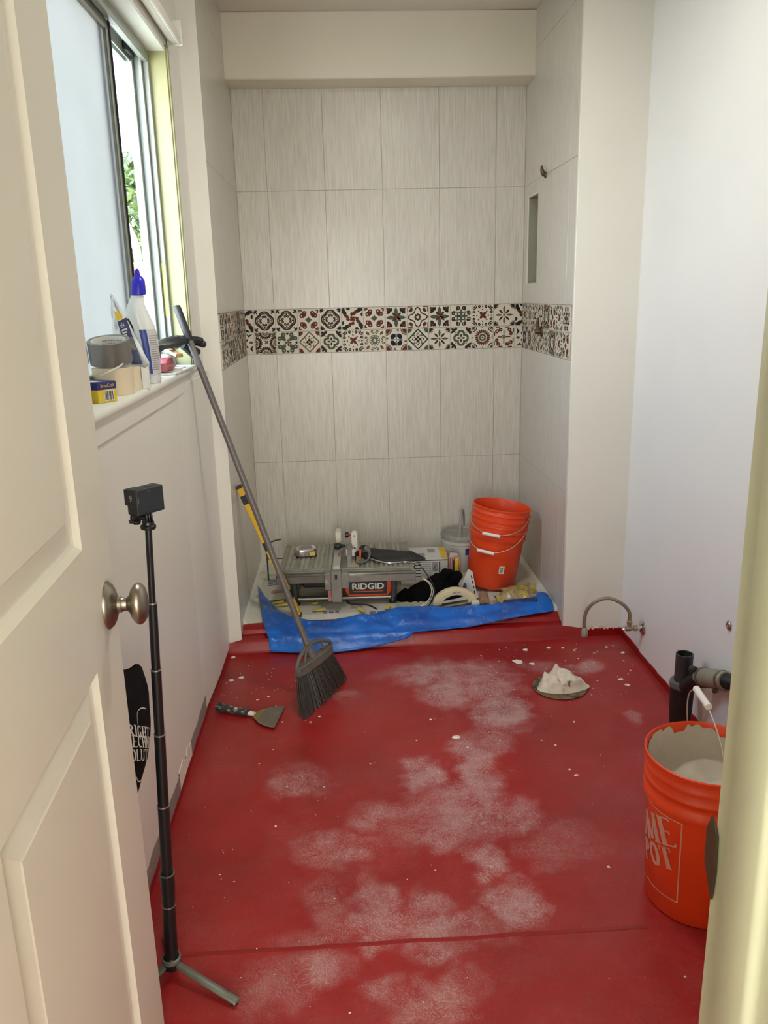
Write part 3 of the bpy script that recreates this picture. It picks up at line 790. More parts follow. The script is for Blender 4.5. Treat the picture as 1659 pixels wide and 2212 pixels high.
# sticker with worn print on the closing jamb
M['sticker'] = pm('old_sticker', rgb(196, 198, 108), .5, vary=.1, vscale=90, grime=rgb(150, 152, 80), gscale=240, gamt=.5, ws=True)
mb = MB(); mb.box(-.6518, -.6508, 3.268 + .0, 3.2684, 1.62, 1.78); mb = MB(); mb.box(-.669, -.655, 3.2672, 3.2679, 1.56, 1.76); wpart(mb, 'sticker', M['sticker'], smooth=False)

# roller blind tube above the window
bl = thing('roller_blind', 'white rolled-up blind tube mounted over the window', 'blind', (XL, 2.55, 2.53))
M['blind'] = pm('blind_white', rgb(228, 224, 212), .45, vary=.02)
mb = MB(); mb.tube([(-.566, 1.72, 2.545), (-.566, 3.33, 2.545)], .024, 20); mb.build('blind_tube', M['blind'], bl, world=True)
mb = MB(); mb.box(XL, -.535, 3.335, 3.340, 2.515, 2.60); mb.box(XL, XL + .004, 3.335, 3.37, 2.505, 2.62); mb.build('bracket', M['trimw'], bl, world=True, bevel=.001)
mb = MB(); mb.tube([(-.545, 1.72, 2.522), (-.545, 3.325, 2.522)], .007, 8); mb.build('bottom_bar', M['blind'], bl, world=True)

# ---------------------------------------------------------------- outdoors, seen past the open sash
M['leafg'] = pm('leaf_green', rgb(66, 80, 26), .6, vary=.35, vscale=6, ws=True)
M['bark'] = pm('bark', rgb(110, 92, 70), .9, vary=.2, vscale=20)
M['ground'] = pm('patio_ground', rgb(186, 178, 160), .9, vary=.08)
M['pvc'] = pm('white_pvc', rgb(238, 238, 234), .4, vary=.02)
M['brick'] = pm('red_brick', rgb(112, 50, 32), .85, vary=.2, vscale=30, ws=True)
mb = MB(); mb.box(-14, -.80, -2, 16, -.5, -.4); tag(mb.build('ground_outside', M['ground'], smooth=False), kind='structure')
tree = thing('leafy_tree', 'sunlit leafy green tree beyond the window gap', 'tree', (-2.2, 9.2, -.4))
mb = MB(); mb.tube([(-2.2, 9.2, -.4), (-2.15, 9.2, .8), (-2.25, 9.15, 1.7), (-2.2, 9.2, 2.4)], [.09, .08, .06, .03], 8); mb.build('trunk', M['bark'], tree, world=True)
mb = MB(); rg = random.Random(4)
for i in range(6000):
    a = rg.uniform(0, 2 * PI); b = rg.uniform(-1, 1); r = rg.uniform(.55, 1) ** .5
    c = Vector((-2.2 + 1.0 * r * math.cos(a) * math.sqrt(1 - b * b), 9.2 + .8 * r * math.sin(a) * math.sqrt(1 - b * b), 2.15 + .95 * r * b))
    t = Vector((rg.uniform(-1, 1), rg.uniform(-1, 1), rg.uniform(-1, 1))).normalized(); n_ = t.orthogonal().normalized(); L = rg.uniform(.04, .075)
    mb.add([c - t * L, c + n_ * L * .45, c + t * L, c - n_ * L * .45], [(0, 1, 2, 3)])
fo = mb.build('foliage', M['leafg'], tree, world=True, smooth=False, fix=False); fo['kind'] = 'stuff'
pp = thing('vent_pipe', 'white bent pipe standing outside in front of the tree', 'pipe', (-1.15, 5, -.4))
mb = MB(); mb.tube(spline([(-1.15, 5, -.4), (-1.15, 5, 1.5), (-1.155, 5, 1.86), (-1.165, 5, 1.95), (-1.20, 5, 2.04), (-1.23, 5, 2.10)], 6), .022, 12); mb.build('pipe_run', M['pvc'], pp, world=True)
mb = MB(); mb.tube([(-1.151, 5, 1.78), (-1.155, 5, 1.84)], .026, 12); mb.build('coupling', M['pvc'], pp, world=True)
gw = thing('brick_pier', 'red brick garden pier low behind the white pipe', 'brick pier', (-2.06, 8.0, -.4))
for cz in range(11):
    for cx in range(2):
        mb = MB(); o_ = .0 if cz % 2 else .1
        mb.box(-2.26 + cx * .21 + o_ * .5, -2.06 + cx * .21 + o_ * .5, 7.9, 8.1, -.4 + cz * .215, -.2 + cz * .215); mb.build('brick', M['brick'], gw, world=True, smooth=False)
rf = thing('patio_cover', 'white patio cover seen at the top of the window gap', 'patio cover', (-2.0, 5.5, 3.0))
mb = MB(); mb.box(-3.4, -1.0, 4.2, 7.0, 3.10, 3.16); mb.build('roof_panel', M['pvc'], rf, world=True, smooth=False)
mb = MB(); mb.box(-3.4, -1.0, 6.9, 7.0, 2.98, 3.10); mb.build('fascia', M['pvc'], rf, world=True, smooth=False)
mb = MB(); mb.box(-3.3, -3.2, 6.85, 6.95, -.4, 3.0); mb.build('post', M['pvc'], rf, world=True, smooth=False)
mb = MB(); mb.box(-3.3, -3.2, 4.25, 4.35, -.4, 3.1); mb.build('post', M['pvc'], rf, world=True, smooth=False)
# ---------------------------------------------------------------- tools in the shower recess
M['alu'] = pm('dusty_aluminium', rgb(150, 147, 134), .5, .35, vary=.12, vscale=18, grime=rgb(168, 162, 146), gscale=24, gamt=.42)
M['alu_rail'] = pm('dull_rail', rgb(126, 125, 118), .38, .85, vary=.1, vscale=20, grime=rgb(165, 160, 146), gscale=40, gamt=.36)
M['alu2'] = pm('dusty_rib', rgb(170, 166, 152), .55, .2, vary=.12, vscale=18, grime=rgb(120, 117, 106), gscale=24, gamt=.42)
M['fencel'] = pm('fence_aluminium', rgb(186, 184, 174), .4, .4, vary=.06, vscale=20)
M['greyplas'] = pm('grey_plastic', rgb(128, 125, 118), .5, vary=.1, vscale=30, grime=rgb(170, 165, 152), gscale=40, gamt=.4)
M['blackplas'] = pm('black_plastic', rgb(30, 30, 31), .45, vary=.2, vscale=30, grime=rgb(70, 68, 62), gscale=30, gamt=.34)
M['pole_grey'] = pm('painted_leg', rgb(74, 74, 74), .5, .3, vary=.15, vscale=30, grime=rgb(130, 126, 116), gscale=40, gamt=.36)
M['orange'] = pm('orange_housing', rgb(206, 74, 24), .42, vary=.08, vscale=14)
M['orange_pt'] = pm('orange_print', rgb(214, 92, 40), .5)
M['white_pt'] = pm('white_print', rgb(226, 222, 214), .5, vary=.04)
M['black_pt'] = pm('black_print', rgb(28, 28, 30), .5)
M['grey_pt'] = pm('grey_print', rgb(150, 148, 146), .6)
M['blue_pt'] = pm('blue_print', rgb(58, 70, 132), .6)
M['purple_pt'] = pm('purple_print', rgb(66, 44, 120), .6)
M['clear'] = pm('dusty_plastic_white', rgb(222, 216, 202), .5, vary=.06, vscale=30)

def flat_text(body, size, mat, parent, Tm, name='lettering', sx=1.0, align='CENTER'):
    vs, fs = text_polys(body, size, align)
    mb = MB(); mb.T = Tm; mb.add([(x * sx, y, 0) for x, y, z in vs], fs)
    return mb.build(name, mat, parent, smooth=False, fix=False)
# matrix for lettering that stands upright and faces the front (-y)
def face_front(loc, rz=0): return Matrix.Translation(loc) @ Matrix.Rotation(rz, 4, 'Z') @ Matrix.Rotation(PI / 2, 4, 'X')

saw = thing('tile_saw', 'dusty grey tabletop wet tile saw with orange motor housing standing in shower', 'tile saw', (-.01, 4.10, ZS), (0, 0, -.03))
# ribbed table in two halves
for x0, x1 in ((-.335, -.055), (-.002, .335)):
    mb = MB(); mb.box(x0, x1, -.225, .225, .186, .202)
    n = int((x1 - x0 - .01) / .024)
    for k in range(n):
        a = x0 + .008 + k * .024
        mb.prism([(a, .2005), (a + .0155, .2005), (a + .0135, .2062), (a + .002, .2062)], -.20, .215, 'xz', 1 if k % 3 else 0)
    mb.build('table_plate', [M['alu'], M['alu2']], saw, smooth=False)
mb = MB(); mb.box(-.335, .335, -.225, -.205, .202, .209); mb.box(-.335, -.322, -.225, .225, .202, .207); mb.box(.322, .335, -.225, .225, .202, .207); mb.build('table_edge', M['alu'], saw, bevel=.002)
mb = MB(); mb.box(-.055, -.002, -.22, .22, .185, .199); mb.build('blade_insert', M['greyplas'], saw, smooth=False)
# front rail
mb = MB(); mb.box(-.345, .352, -.262, -.226, .150, .186); mb.tube([(-.345, -.25, .188), (.352, -.25, .188)], .010, 12); mb.build('fence_rail', M['alu_rail'], saw, bevel=.002)
mb = MB(); mb.box(-.30, .30, .226, .25, .155, .185); mb.build('rear_rail', M['alu_rail'], saw, bevel=.002)
# rip fence running front to back with its front clamp
mb = MB(); mb.box(-.064, -.026, -.24, .24, .206, .228); mb.build('rip_fence', M['fencel'], saw, bevel=.003)
mb = MB(); mb.box(-.105, -.070, -.285, -.225, .118, .206); mb.box(-.022, .018, -.285, -.225, .125, .206); mb.box(-.072, -.020, -.292, -.225, .055, .212); cl_ = mb.build('fence_clamp', M['greyplas'], saw, bevel=.005)
mb = MB(); mb.box(-.052, -.040, -.2935, -.290, .178, .202); mb.build('clamp_slot', M['blackplas'], cl_, smooth=False)
mb = MB(); mb.box(-.0885, -.0725, -.2865, -.28, .062, .118); mb.build('clamp_label', pm('faded_pink', rgb(170, 90, 100), .6, grime=rgb(150, 146, 140), gscale=60, gamt=.5), cl_, smooth=False)
mb = MB(); mb.box(-.060, -.030, .12, .20, .232, .30); mb.build('fence_end', M['clear'], saw, bevel=.003)
mb = MB(); mb.T = xform((-.045, .05, .245), ry=PI / 2); mb.lathe([(0, -.02), (.014, -.02), (.017, -.01), (.017, .01), (.010, .018), (.006, .04), (0, .04)], 14); mb.build('fence_knob', M['blackplas'], saw)
# riving arm, guard and red knob
mb = MB(); mb.prism([(.028, .20), (.060, .20), (.060, .315), (.055, .326), (.044, .330), (.033, .326), (.028, .315)], .04, .052, 'xz'); ar_ = mb.build('guard_arm', M['clear'], saw, bevel=.002)
for zz in (.232, .30):
    mb = MB(); mb.T = xform((.044, .040, zz), rx=PI / 2); mb.lathe([(0, 0), (.006, 0), (.006, .002), (0, .002)], 10); mb.build('bolt', M['steel'], ar_)
mb = MB(); mb.T = xform((.028, .046, .306), ry=-PI / 2); mb.lathe([(0, 0), (.005, 0), (.006, .008), (.013, .014), (0, .014)], 12); mb.build('knob_collar', pm('red_knob', rgb(172, 60, 46), .5), ar_)
mb = MB(); mb.T = xform((.028, .046, .306), ry=-PI / 2); mb.lathe([(0, .014), (.015, .014), (.016, .030), (.010, .034), (0, .034)], 8); mb.build('knob_grip', M['blackplas'], ar_)
# blade guard hood: clear-grey hood with a curved lip
mb = MB(); mb.prism([(-.16, .205), (-.12, .240), (-.06, .262), (.02, .262), (.07, .240), (.09, .206)], .006, .032, 'yz'); mb.build('blade_guard', M['greyplas'], saw, bevel=.003)
mb = MB(); mb.box(.000, .050, -.075, -.035, .225, .255); mb.build('guard_block', M['clear'], saw, bevel=.003)
mb = MB(); mb.tube(spline([(.100, -.05, .262), (.118, -.07, .250), (.122, -.10, .232), (.108, -.13, .216), (.075, -.145, .211), (.05, -.145, .211)], 5), .0045, 8, flat=3.5); mb.build('water_flap', M['greyplas'], saw)
for k in (0, 1):
    mb = MB(); mb.tube([(.072 + k * .007, -.066, .258), (.068 + k * .006, -.112, .2145)], .0022, 6); mb.build('orange_mark', M['orange_pt'], saw)
    mb = MB(); mb.tube(spline([(-.028 + k * .007, -.03, .245), (-.038 + k * .007, -.06, .236), (-.048 + k * .007, -.10, .212)], 4), .0022, 6); mb.build('red_mark', pm('dull_red', rgb(150, 84, 76), .6), saw)
mb = MB(); mb.tube([(.05, -.105, .255), (.05, -.105, .222), (.05, -.12, .208)], [.005, .0035, .002], 8); mb.build('adjust_screw', M['blackplas'], saw)
mb = MB(); mb.box(.010, .060, -.195, -.085, .2065, .2105); mb.build('guide_plate', pm('pale_plate', rgb(176, 160, 138), .6), saw, smooth=False)
# stand: four legs, bars, tray and motor housing
for sx in (-.262, .236):
    for sy_ in (-.165, .16):
        mb = MB(); mb.tube([(sx, sy_, .012), (sx + (.01 if sx > 0 else -.01), sy_, .184)], .019, 12); lg = mb.build('leg', M['pole_grey'], saw)
        mb = MB(); mb.T = xform((sx, sy_, 0)); mb.lathe([(0, 0), (.022, 0), (.022, .03), (.019, .034), (0, .034)], 14); mb.build('foot_cap', M['blackplas'], lg)
mb = MB(); mb.tube([(-.25, -.175, .036), (.225, -.175, .036)], .0145, 12); mb.build('front_bar', M['alu_rail'], saw)
mb = MB(); mb.tube([(-.25, .16, .046), (.225, .16, .046)], .0135, 12); mb.build('rear_bar', M['alu_rail'], saw)
mb = MB(); mb.prism([(-.225, .075), (-.02, .075), (-.02, .172), (-.245, .172)], -.12, .15, 'xz'); mb.build('water_tray', M['blackplas'], saw, bevel=.006)
mo = MB(); mo.prism([(.012, .050), (.212, .050), (.230, .078), (.230, .168), (-.008, .168), (-.008, .078)], -.205, .12, 'xz'); mo_o = mo.build('motor_housing', M['orange'], saw, bevel=.006)
mb = MB(); mb.box(.014, .206, -.2085, -.2045, .064, .158); np_ = mb.build('name_plate', M['blackplas'], mo_o, bevel=.004)
mb = MB(); mb.box(.014, .206, -.212, -.208, .134, .158); mb.build('vent_bar', M['pole_grey'], np_, bevel=.001)
def bold_text(body, size, mat, parent, Tm, sx=1.0, fat=.0012):
    vs, fs = text_polys(body, size); mb = MB(); mb.T = Tm
    for dx, dy in ((0, 0), (fat, 0), (-fat, 0), (0, fat), (0, -fat)):
        mb.add([(x * sx + dx, y + dy, .00002 * (dx + 2 * dy) / fat) for x, y, z in vs], fs)
    return mb.build('lettering', mat, parent, smooth=False, fix=False)
bold_text('RIDGID', .044, M['white_pt'], np_, face_front((.110, -.2095, .106)), 1.12, .0016)
mb = MB(); mb.box(.032, .188, -.2095, -.2087, .078, .082); mb.build('underline', M['orange_pt'], np_, smooth=False)
# cord of the saw lying on the floor
cd = MB(); cd.tube(spline([(.02, -.04, .012), (.00, -.16, .006), (.06, -.20, .006), (.10, -.205, .006), (.13, -.235, .006), (.15, -.27, .006)], 6), .0045, 8); cd.build('power_cord', pm('cord_brown', rgb(56, 40, 40), .6), saw)

# tape measure on the table
tm = thing('tape_measure', 'chrome tape measure lying on the left half of the saw table', 'tape measure', (-.225, 4.14, ZS + .2065), (0, 0, .15))
tm.scale = (1.3, 1.3, 1.2)
rr = [(-.040, -.028), (-.030, -.036), (.030, -.036), (.042, -.024), (.042, .016), (.026, .036), (-.018, .036), (-.042, .016)]
mb = MB(); mb.prism(rr, 0.0, .034); mb.build('case', M['chrome'], tm, bevel=.006, seg=2)
mb = MB(); mb.prism([(x * .62, y * .62) for x, y in rr], .0335, .0355); mb.build('badge', M['alu'], tm, bevel=.001)
mb = MB(); mb.prism([(x * 1.04, y * 1.04) for x, y in rr], .001, .005); mb.build('rubber_rim', M['blackplas'], tm, bevel=.001)
mb = MB(); mb.box(.012, .034, -.0375, -.034, .006, .024); mb.build('blade_tip', pm('tape_yellow', rgb(212, 178, 84), .5), tm, smooth=False)

# black tool pouch with a steel clip on the right half of the table
def blob_from_outline(top, bot, x_axis, thick, n=14, wob=.004, seed=0, base=0):
    """cloth-like lump: outline given as upper/lower edge along its length, domed between"""
    def fn(u, v):
        i = u * (len(top) - 1); k = min(int(i), len(top) - 2); f = i - k
        t = Vector(top[k]).lerp(Vector(top[k + 1]), f); b = Vector(bot[k]).lerp(Vector(bot[k + 1]), f)
        p = t.lerp(b, v)
        dome = math.sin(PI * max(0, min(1, v))) ** .6 * min(1, 6 * u * (1 - u) + .15)
        hgt = thick * dome * (.75 + .5 * noise.noise((u * 3.1, v * 2.3, seed))) + wob * noise.noise((u * 13, v * 9, seed + 3)) * dome
        return (p.x, p.y, p.z + base + max(hgt, 0))
    return fn
M['leather'] = pm('black_leather', rgb(34, 34, 35), .55, vary=.2, vscale=30, grime=rgb(74, 74, 72), gscale=26, gamt=.36, bscale=60, bstr=.3)
po2 = thing('tool_pouch', 'black leather tool pouch with a steel hook draped over the saw table', 'pouch', (.2, 4.03, ZS + .2065))
mb = MB()
zt_ = ZS + .208
top = [(.035, 4.17, zt_), (.10, 4.165, zt_), (.16, 4.13, zt_), (.24, 4.10, zt_), (.32, 4.06, zt_), (.40, 3.99, zt_ + .002)]
bot = [(.045, 4.09, zt_), (.09, 4.03, zt_), (.15, 3.96, zt_), (.23, 3.94, zt_), (.31, 3.955, zt_), (.395, 3.975, zt_ + .002)]
f1 = blob_from_outline(top, bot, None, .042, seed=2)
mb.grid(34, 16, f1); mb.grid(34, 2, lambda u, v: (lambda a: (a[0], a[1], zt_ - .001))(f1(u, v)))
mb.build('pouch_body', M['leather'], po2, world=True)
mb = MB(); mb.T = xform((.085, 4.085, zt_ + .034), rx=.5); mb.lathe([(0, 0), (.026, 0), (.028, .004), (.022, .010), (0, .012)], 18); mb.build('pouch_disc', M['blackplas'], po2, world=True)
mb = MB(); mb.tube(spline([(.10, 3.985, zt_ + .02), (.15, 3.945, zt_ + .012), (.21, 3.925, zt_ + .006), (.29, 3.935, zt_ + .005), (.345, 3.91, zt_ + .004)], 6), .004, 8); mb.build('steel_hook', M['chrome'], po2, world=True)

# power strap / cable hanging at the saw's right end
sc_ = thing('coiled_cable', 'thin dark cable hanging over the right end of the saw rail', 'cable', (.40, 3.86, ZS))
mb = MB(); mb.tube(spline([(.355, 3.905, .302), (.375, 3.855, .285), (.40, 3.825, .25), (.42, 3.82, .21), (.425, 3.825, .17), (.41, 3.82, .13), (.395, 3.815, .104)], 6), .0035, 8); mb.build('cable_run', M['blackplas'], sc_, world=True)
mb = MB(); mb.T = along((.366, 3.875, .293), (.02, -.04, -.02)); mb.lathe([(0, 0), (.007, 0), (.007, .012), (0, .012)], 10); mb.build('ferrule', M['chrome'], sc_, world=True)

# product box behind the saw
bx = thing('product_box', 'white printed product box with a yellow edge behind the saw', 'box', (.42, 4.27, ZS), (0, 0, -.03))
M['carton'] = pm('white_carton', rgb(206, 202, 196), .55, vary=.04, vscale=12)
M['yellow_pt'] = pm('yellow_print', rgb(222, 182, 48), .5)
mb = MB(); mb.box(-.135, .12, -.10, .10, 0, .15); bxb = mb.build('carton', M['carton'], bx, bevel=.0015)
mb = MB(); mb.box(.085, .1205, -.1005, .1005, .1495, .1506); mb.build('yellow_strip', M['yellow_pt'], bxb, smooth=False)
mb = MB(); mb.box(-.135, .12, -.1012, -.1002, .136, .141); mb.build('black_line', M['black_pt'], bxb, smooth=False)
flat_text('mm', .085, M['black_pt'], bxb, face_front((-.052, -.1012, .088)) @ Matrix.Rotation(PI / 2, 4, 'Z'), sx=.72)
for r_ in range(7):
    mb = MB(); mb.box(-.028, .03, -.1012, -.1002, .125 - r_ * .012, .130 - r_ * .012); mb.build('print_line', M['grey_pt'], bxb, smooth=False)
mb = MB(); mb.box(.036, .066, -.1012, -.1002, .075, .128); mb.build('print_panel', M['grey_pt'], bxb, smooth=False)
mb = MB(); mb.add([(.040, -.1016, .09), (.058, -.1016, .118), (.060, -.1016, .115), (.044, -.1016, .09)], [(0, 1, 2, 3)]); mb.add([(.040, -.1016, .09), (.060, -.1016, .082), (.060, -.1016, .085), (.042, -.1016, .093)], [(0, 1, 2, 3)]); mb.build('print_mark', M['black_pt'], bxb, smooth=False, fix=False)
mb = MB(); mb.box(.072, .079, -.1012, -.1002, .02, .13); mb.build('print_bar', M['black_pt'], bxb, smooth=False)
mb = MB(); mb.box(-.06, .0, -.06, -.01, .1498, .1508); mb.build('top_print', M['grey_pt'], bxb, smooth=False)
mb = MB(); mb.box(.02, .06, .0, .06, .1498, .1508); mb.build('top_print', M['grey_pt'], bxb, smooth=False)
# yellow-handled tool standing behind the glove heap
yh = thing('yellow_handle', 'yellow plastic handle sticking up beside the product box', 'tool handle', (.575, 4.12, ZS))
mb = MB(); mb.prism([(-.014, .0), (.012, .0), (.016, .165), (-.006, .158)], -.012, .012, 'xz'); mb.build('grip', M['yellow_pt'], yh, bevel=.004)
mb = MB(); mb.box(-.016, -.011, -.013, .013, .01, .15); mb.build('grip_back', M['blackplas'], yh, bevel=.001)

# white pail with lid and upright strap handle
M['pailw'] = pm('pail_white', rgb(205, 202, 194), .5, vary=.05, vscale=14, grime=rgb(170, 165, 152), gscale=16, gamt=.36)
M['lidg'] = pm('lid_grey', rgb(150, 148, 140), .55, vary=.08, vscale=20, grime=rgb(190, 186, 176), gscale=18, gamt=.42)
pl_ = thing('white_pail', 'white printed pail with grey lid and upright handle behind orange buckets', 'pail', (.655, 4.44, ZS), (0, 0, .2))
mb = MB(); mb.lathe([(0, 0), (.098, 0), (.101, .004), (.112, .160), (.117, .162), (.117, .176), (.113, .178), (.114, .190), (0, .190)], 40); pb = mb.build('pail_body', M['pailw'], pl_)
mb = MB(); mb.lathe([(.1145, .186), (.122, .187), (.123, .206), (.119, .212), (.112, .212), (.108, .205), (0, .203)], 40); mb.build('pail_lid', M['lidg'], pl_)
hp = [(.119 * math.cos(a), 0, .185 + .155 * math.sin(a)) for a in [PI * i / 24 for i in range(25)]]
mb = MB(); mb.T = rotz(1.12); mb.tube(hp, .003, 8, flat=2.2); mb.build('strap_handle', M['lidg'], pl_)
def cyl_patch(mb, r0, r1, a0, a1, z0, z1, H_, n=6, mat=0):
    pts = []
    for i in range(n + 1):
        a = a0 + (a1 - a0) * i / n
        for z in (z0, z1):
            r = r0 + (r1 - r0) * z / H_ + .0006
            pts.append((r * math.cos(a), r * math.sin(a), z))
    mb.add(pts, [(2 * i, 2 * i + 2, 2 * i + 3, 2 * i + 1) for i in range(n)], mat)
mb = MB(); cyl_patch(mb, .1012, .112, -1.75, -1.30, .105, .145, .16); cyl_patch(mb, .1012, .112, -1.62, -1.45, .055, .095, .16); mb.build('purple_print', M['purple_pt'], pb, smooth=False, fix=False)
mb = MB()
for k in range(6): cyl_patch(mb, .1012, .112, -2.75, -2.05, .05 + k * .018, .053 + k * .018, .16)
cyl_patch(mb, .1012, .112, -2.42, -2.39, .05, .145, .16)
mb.build('grey_print', M['grey_pt'], pb, smooth=False, fix=False)

# ---- five-gallon buckets
M['bucket'] = pm('orange_bucket', rgb(232, 72, 28), .38, vary=.05, vscale=6)
M['wire'] = pm('galvanised_wire', rgb(196, 186, 172), .4, .6, vary=.05)
M['gripw'] = pm('white_grip', rgb(236, 232, 226), .45, vary=.03)
BK = [(0, 0), (.126, 0), (.130, .004), (.1415, .268), (.1505, .270), (.1515, .288), (.1470, .292), (.1475, .306), (.1512, .309), (.1512, .315), (.1476, .318), (.1480, .336), (.1512, .338), (.1512, .344), (.1485, .347), (.1490, .362), (.1530, .363), (.1535, .371), (.1500, .373), (.1468, .368), (.1440, .300), (.1268, .008), (0, .008)]
def bail(mb_root, ear_a, lean, apex_r, z_ear=.335, r_ear=.153):
    """wire bail with a white grip; ear_a = direction of one ear, lean = angle of the bail from upright"""
    pts = []
    for i in range(31):
        t = PI * i / 30
        s = math.cos(t) * r_ear; hh = math.sin(t) ** .8 * apex_r
        pts.append(Vector((s, hh * math.sin(lean), z_ear + hh * math.cos(lean))))
    Rm = rotz(ear_a)
    pts = [Rm @ p for p in pts]
    mb = MB(); mb.tube(pts, .0021, 8); w_ = mb.build('wire_bail', M['wire'], mb_root)
    mid = pts[15]; d = (pts[16] - pts[14]).normalized()
    mb = MB(); mb.T = along(mid - d * .046, d); mb.lathe([(0, 0), (.0085, 0), (.0095, .004), (.0088, .010), (.0088, .082), (.0095, .088), (.0085, .092), (0, .092)], 14); mb.build('grip', M['gripw'], w_)
    for s in (-1, 1):
        e = Rm @ Vector((s * .1525, 0, z_ear)); mb = MB(); mb.T = along(e, Rm @ Vector((s, 0, 0))); mb.lathe([(0, -.004), (.010, -.004), (.010, .004), (0, .004)], 12); mb.build('ear', M['bucket'], mb_root)
def bucket(name, label, loc, rot, group=None):
    t = thing(name, label, 'bucket', loc, rot, group)
    mb = MB(); mb.lathe(BK, 64); mb.build('bucket_shell', M['bucket'], t, angle=50)
    return t
tilt = .14
b1 = bucket('orange_bucket', 'lower orange bucket of the leaning nested pair, with barcode sticker', (.760, 4.115, ZS + .0185), (0, tilt, .0))
bail(b1, math.radians(150), math.radians(128), .205)
axis = (Matrix.Rotation(tilt, 3, 'Y') @ Vector((0, 0, 1)))
b2 = bucket('orange_bucket', 'upper orange bucket of the leaning nested pair, open rim on top', Vector((.760, 4.115, ZS + .0185)) + axis * .062, (0, tilt, .0))
bail(b2, math.radians(156), math.radians(118), .192)
mb = MB(); cyl_patch(mb, .130, .1415, math.radians(-88), math.radians(-76), .095, .137, .268, 4); st = mb.build('sticker', M['white_pt'], b1, smooth=False, fix=False)
mb = MB()
for k in range(5): cyl_patch(mb, .1305, .142, math.radians(-86), math.radians(-79), .102 + k * .006, .105 + k * .006, .268, 2)
mb.build('barcode', M['black_pt'], st, smooth=False, fix=False)
# red and white striped bag propped between pail and buckets
sb = thing('striped_bag', 'pink striped paper bag squeezed between white pail and orange buckets', 'bag', (.575, 4.22, ZS))
mb = MB(); mb.prism([(-.028, 0), (.036, 0), (.040, .11), (.028, .155), (-.020, .160), (-.032, .10)], -.02, .02, 'xz'); sbb = mb.build('bag_body', pm('pale_bag', rgb(206, 186, 186), .6, vary=.06), sb, bevel=.006)
mb = MB()
for k in range(6): mb.add([(-.028 + k * .011, -.0212, .05), (-.022 + k * .011, -.0212, .05), (-.030 + k * .011, -.0212, .14), (-.034 + k * .011, -.0212, .14)], [(0, 1, 2, 3)])
mb.build('red_stripe', pm('red_stripe', rgb(186, 72, 84), .6), sbb, smooth=False, fix=False)
# black-edged white carton leaning in front of the buckets
lc = thing('folded_leaflet', 'white leaflet with black dashes leaning behind the grout float', 'leaflet', (.615, 3.99, ZS), (0, 0, -.4))
mb = MB(); mb.T = xform((0, 0, 0), rx=-.35); mb.prism([(-.05, .0), (.055, .0), (.018, .125), (-.006, .135)], -.002, .002, 'xz'); lb = mb.build('sheet', M['carton'], lc)
mb = MB(); mb.T = xform((0, 0, 0), rx=-.35)
for k in range(4):
    a = lerp((.047, .008), (.016, .110), k / 4 + .02); b = lerp((.047, .008), (.016, .110), k / 4 + .17); mb.add([(a[0], -.003, a[1]), (a[0] - .007, -.003, a[1]), (b[0] - .007, -.003, b[1]), (b[0], -.003, b[1])], [(0, 1, 2, 3)])
mb.build('black_dash', M['black_pt'], lb, smooth=False, fix=False)
mb = MB(); mb.T = xform((0, 0, 0), rx=-.35); mb.add([(-.03, -.003, .02), (.0, -.003, .02), (-.008, -.003, .06), (-.02, -.003, .06)], [(0, 1, 2, 3)]); mb.build('blue_print', M['blue_pt'], lb, smooth=False, fix=False)

# black gloves heaped in front of the box
M['glove'] = pm('black_cloth', rgb(9, 9, 10), .9, spec=.12, vary=.2, vscale=30, bscale=120, bstr=.3)
gv = thing('work_gloves', 'heap of black work gloves with white cord lying beside tile saw', 'gloves', (.42, 3.97, ZS))
def heap(u, v):
    a = 2 * PI * u; r = v
    ex = .165 * (1 + .12 * math.cos(2 * a + .4)); ey = .075
    x = .42 + ex * r * math.cos(a); y = 3.975 + ey * r * math.sin(a) + .02 * r * math.cos(a)
    z = ZS + max(0, (1 - r ** 2.2)) * (.118 + .05 * (x - .42) / .165 + .03 * noise.noise((x * 14, y * 14, 2))) + .012 * noise.noise((x * 40, y * 40, 5)) * (1 - r)
    return (x, y, max(z, ZS + .001))
mb = MB(); mb.grid(44, 16, heap, closed_u=True); mb.build('glove_palm', M['glove'], gv, world=True)
for p in ([(.47, 3.975, .17), (.495, 3.965, .215), (.508, 3.955, .238)], [(.53, 3.97, .15), (.555, 3.96, .20), (.572, 3.955, .225)], [(.50, 3.98, .16), (.53, 3.985, .205), (.545, 3.985, .222)], [(.30, 3.96, .13), (.27, 3.94, .115), (.25, 3.93, .10)]):
    mb = MB(); q = spline(p, 5); mb.tube(q + [q[-1] + (q[-1] - q[-2]) * .8], [.026] * (len(q) - 2) + [.023, .017, .006], 12); mb.build('glove_finger', M['glove'], gv, world=True)
wc = MB(); wc.tube(spline([(.375, 3.90, .222), (.405, 3.885, .20), (.415, 3.865, .165), (.40, 3.845, .13), (.37, 3.83, .108), (.355, 3.825, .102)], 6), .0032, 8); wc.build('white_cord', M['wire'], gv, world=True)
wc = MB(); wc.tube(spline([(.38, 3.90, .224), (.412, 3.882, .20), (.423, 3.86, .165), (.408, 3.84, .13), (.378, 3.826, .108), (.362, 3.82, .102)], 6), .0022, 8); wc.build('white_cord', M['wire'], gv, world=True)
# crumpled plastic sheet below the gloves
M['film'] = pm('dull_film', rgb(182, 178, 160), .4, vary=.1, vscale=20)
fm = MB()
fm.grid(26, 12, lambda u, v: (.235 + .19 * u, 3.825 + .075 * v, ZS + .003 + .022 * abs(noise.noise((u * 5, v * 3, 8))) * math.sin(PI * u) ** .5))
fo_ = fm.build('plastic_wrap', M['film']); tag(fo_, 'crumpled dull plastic wrap lying in front of the black gloves', 'wrapper')

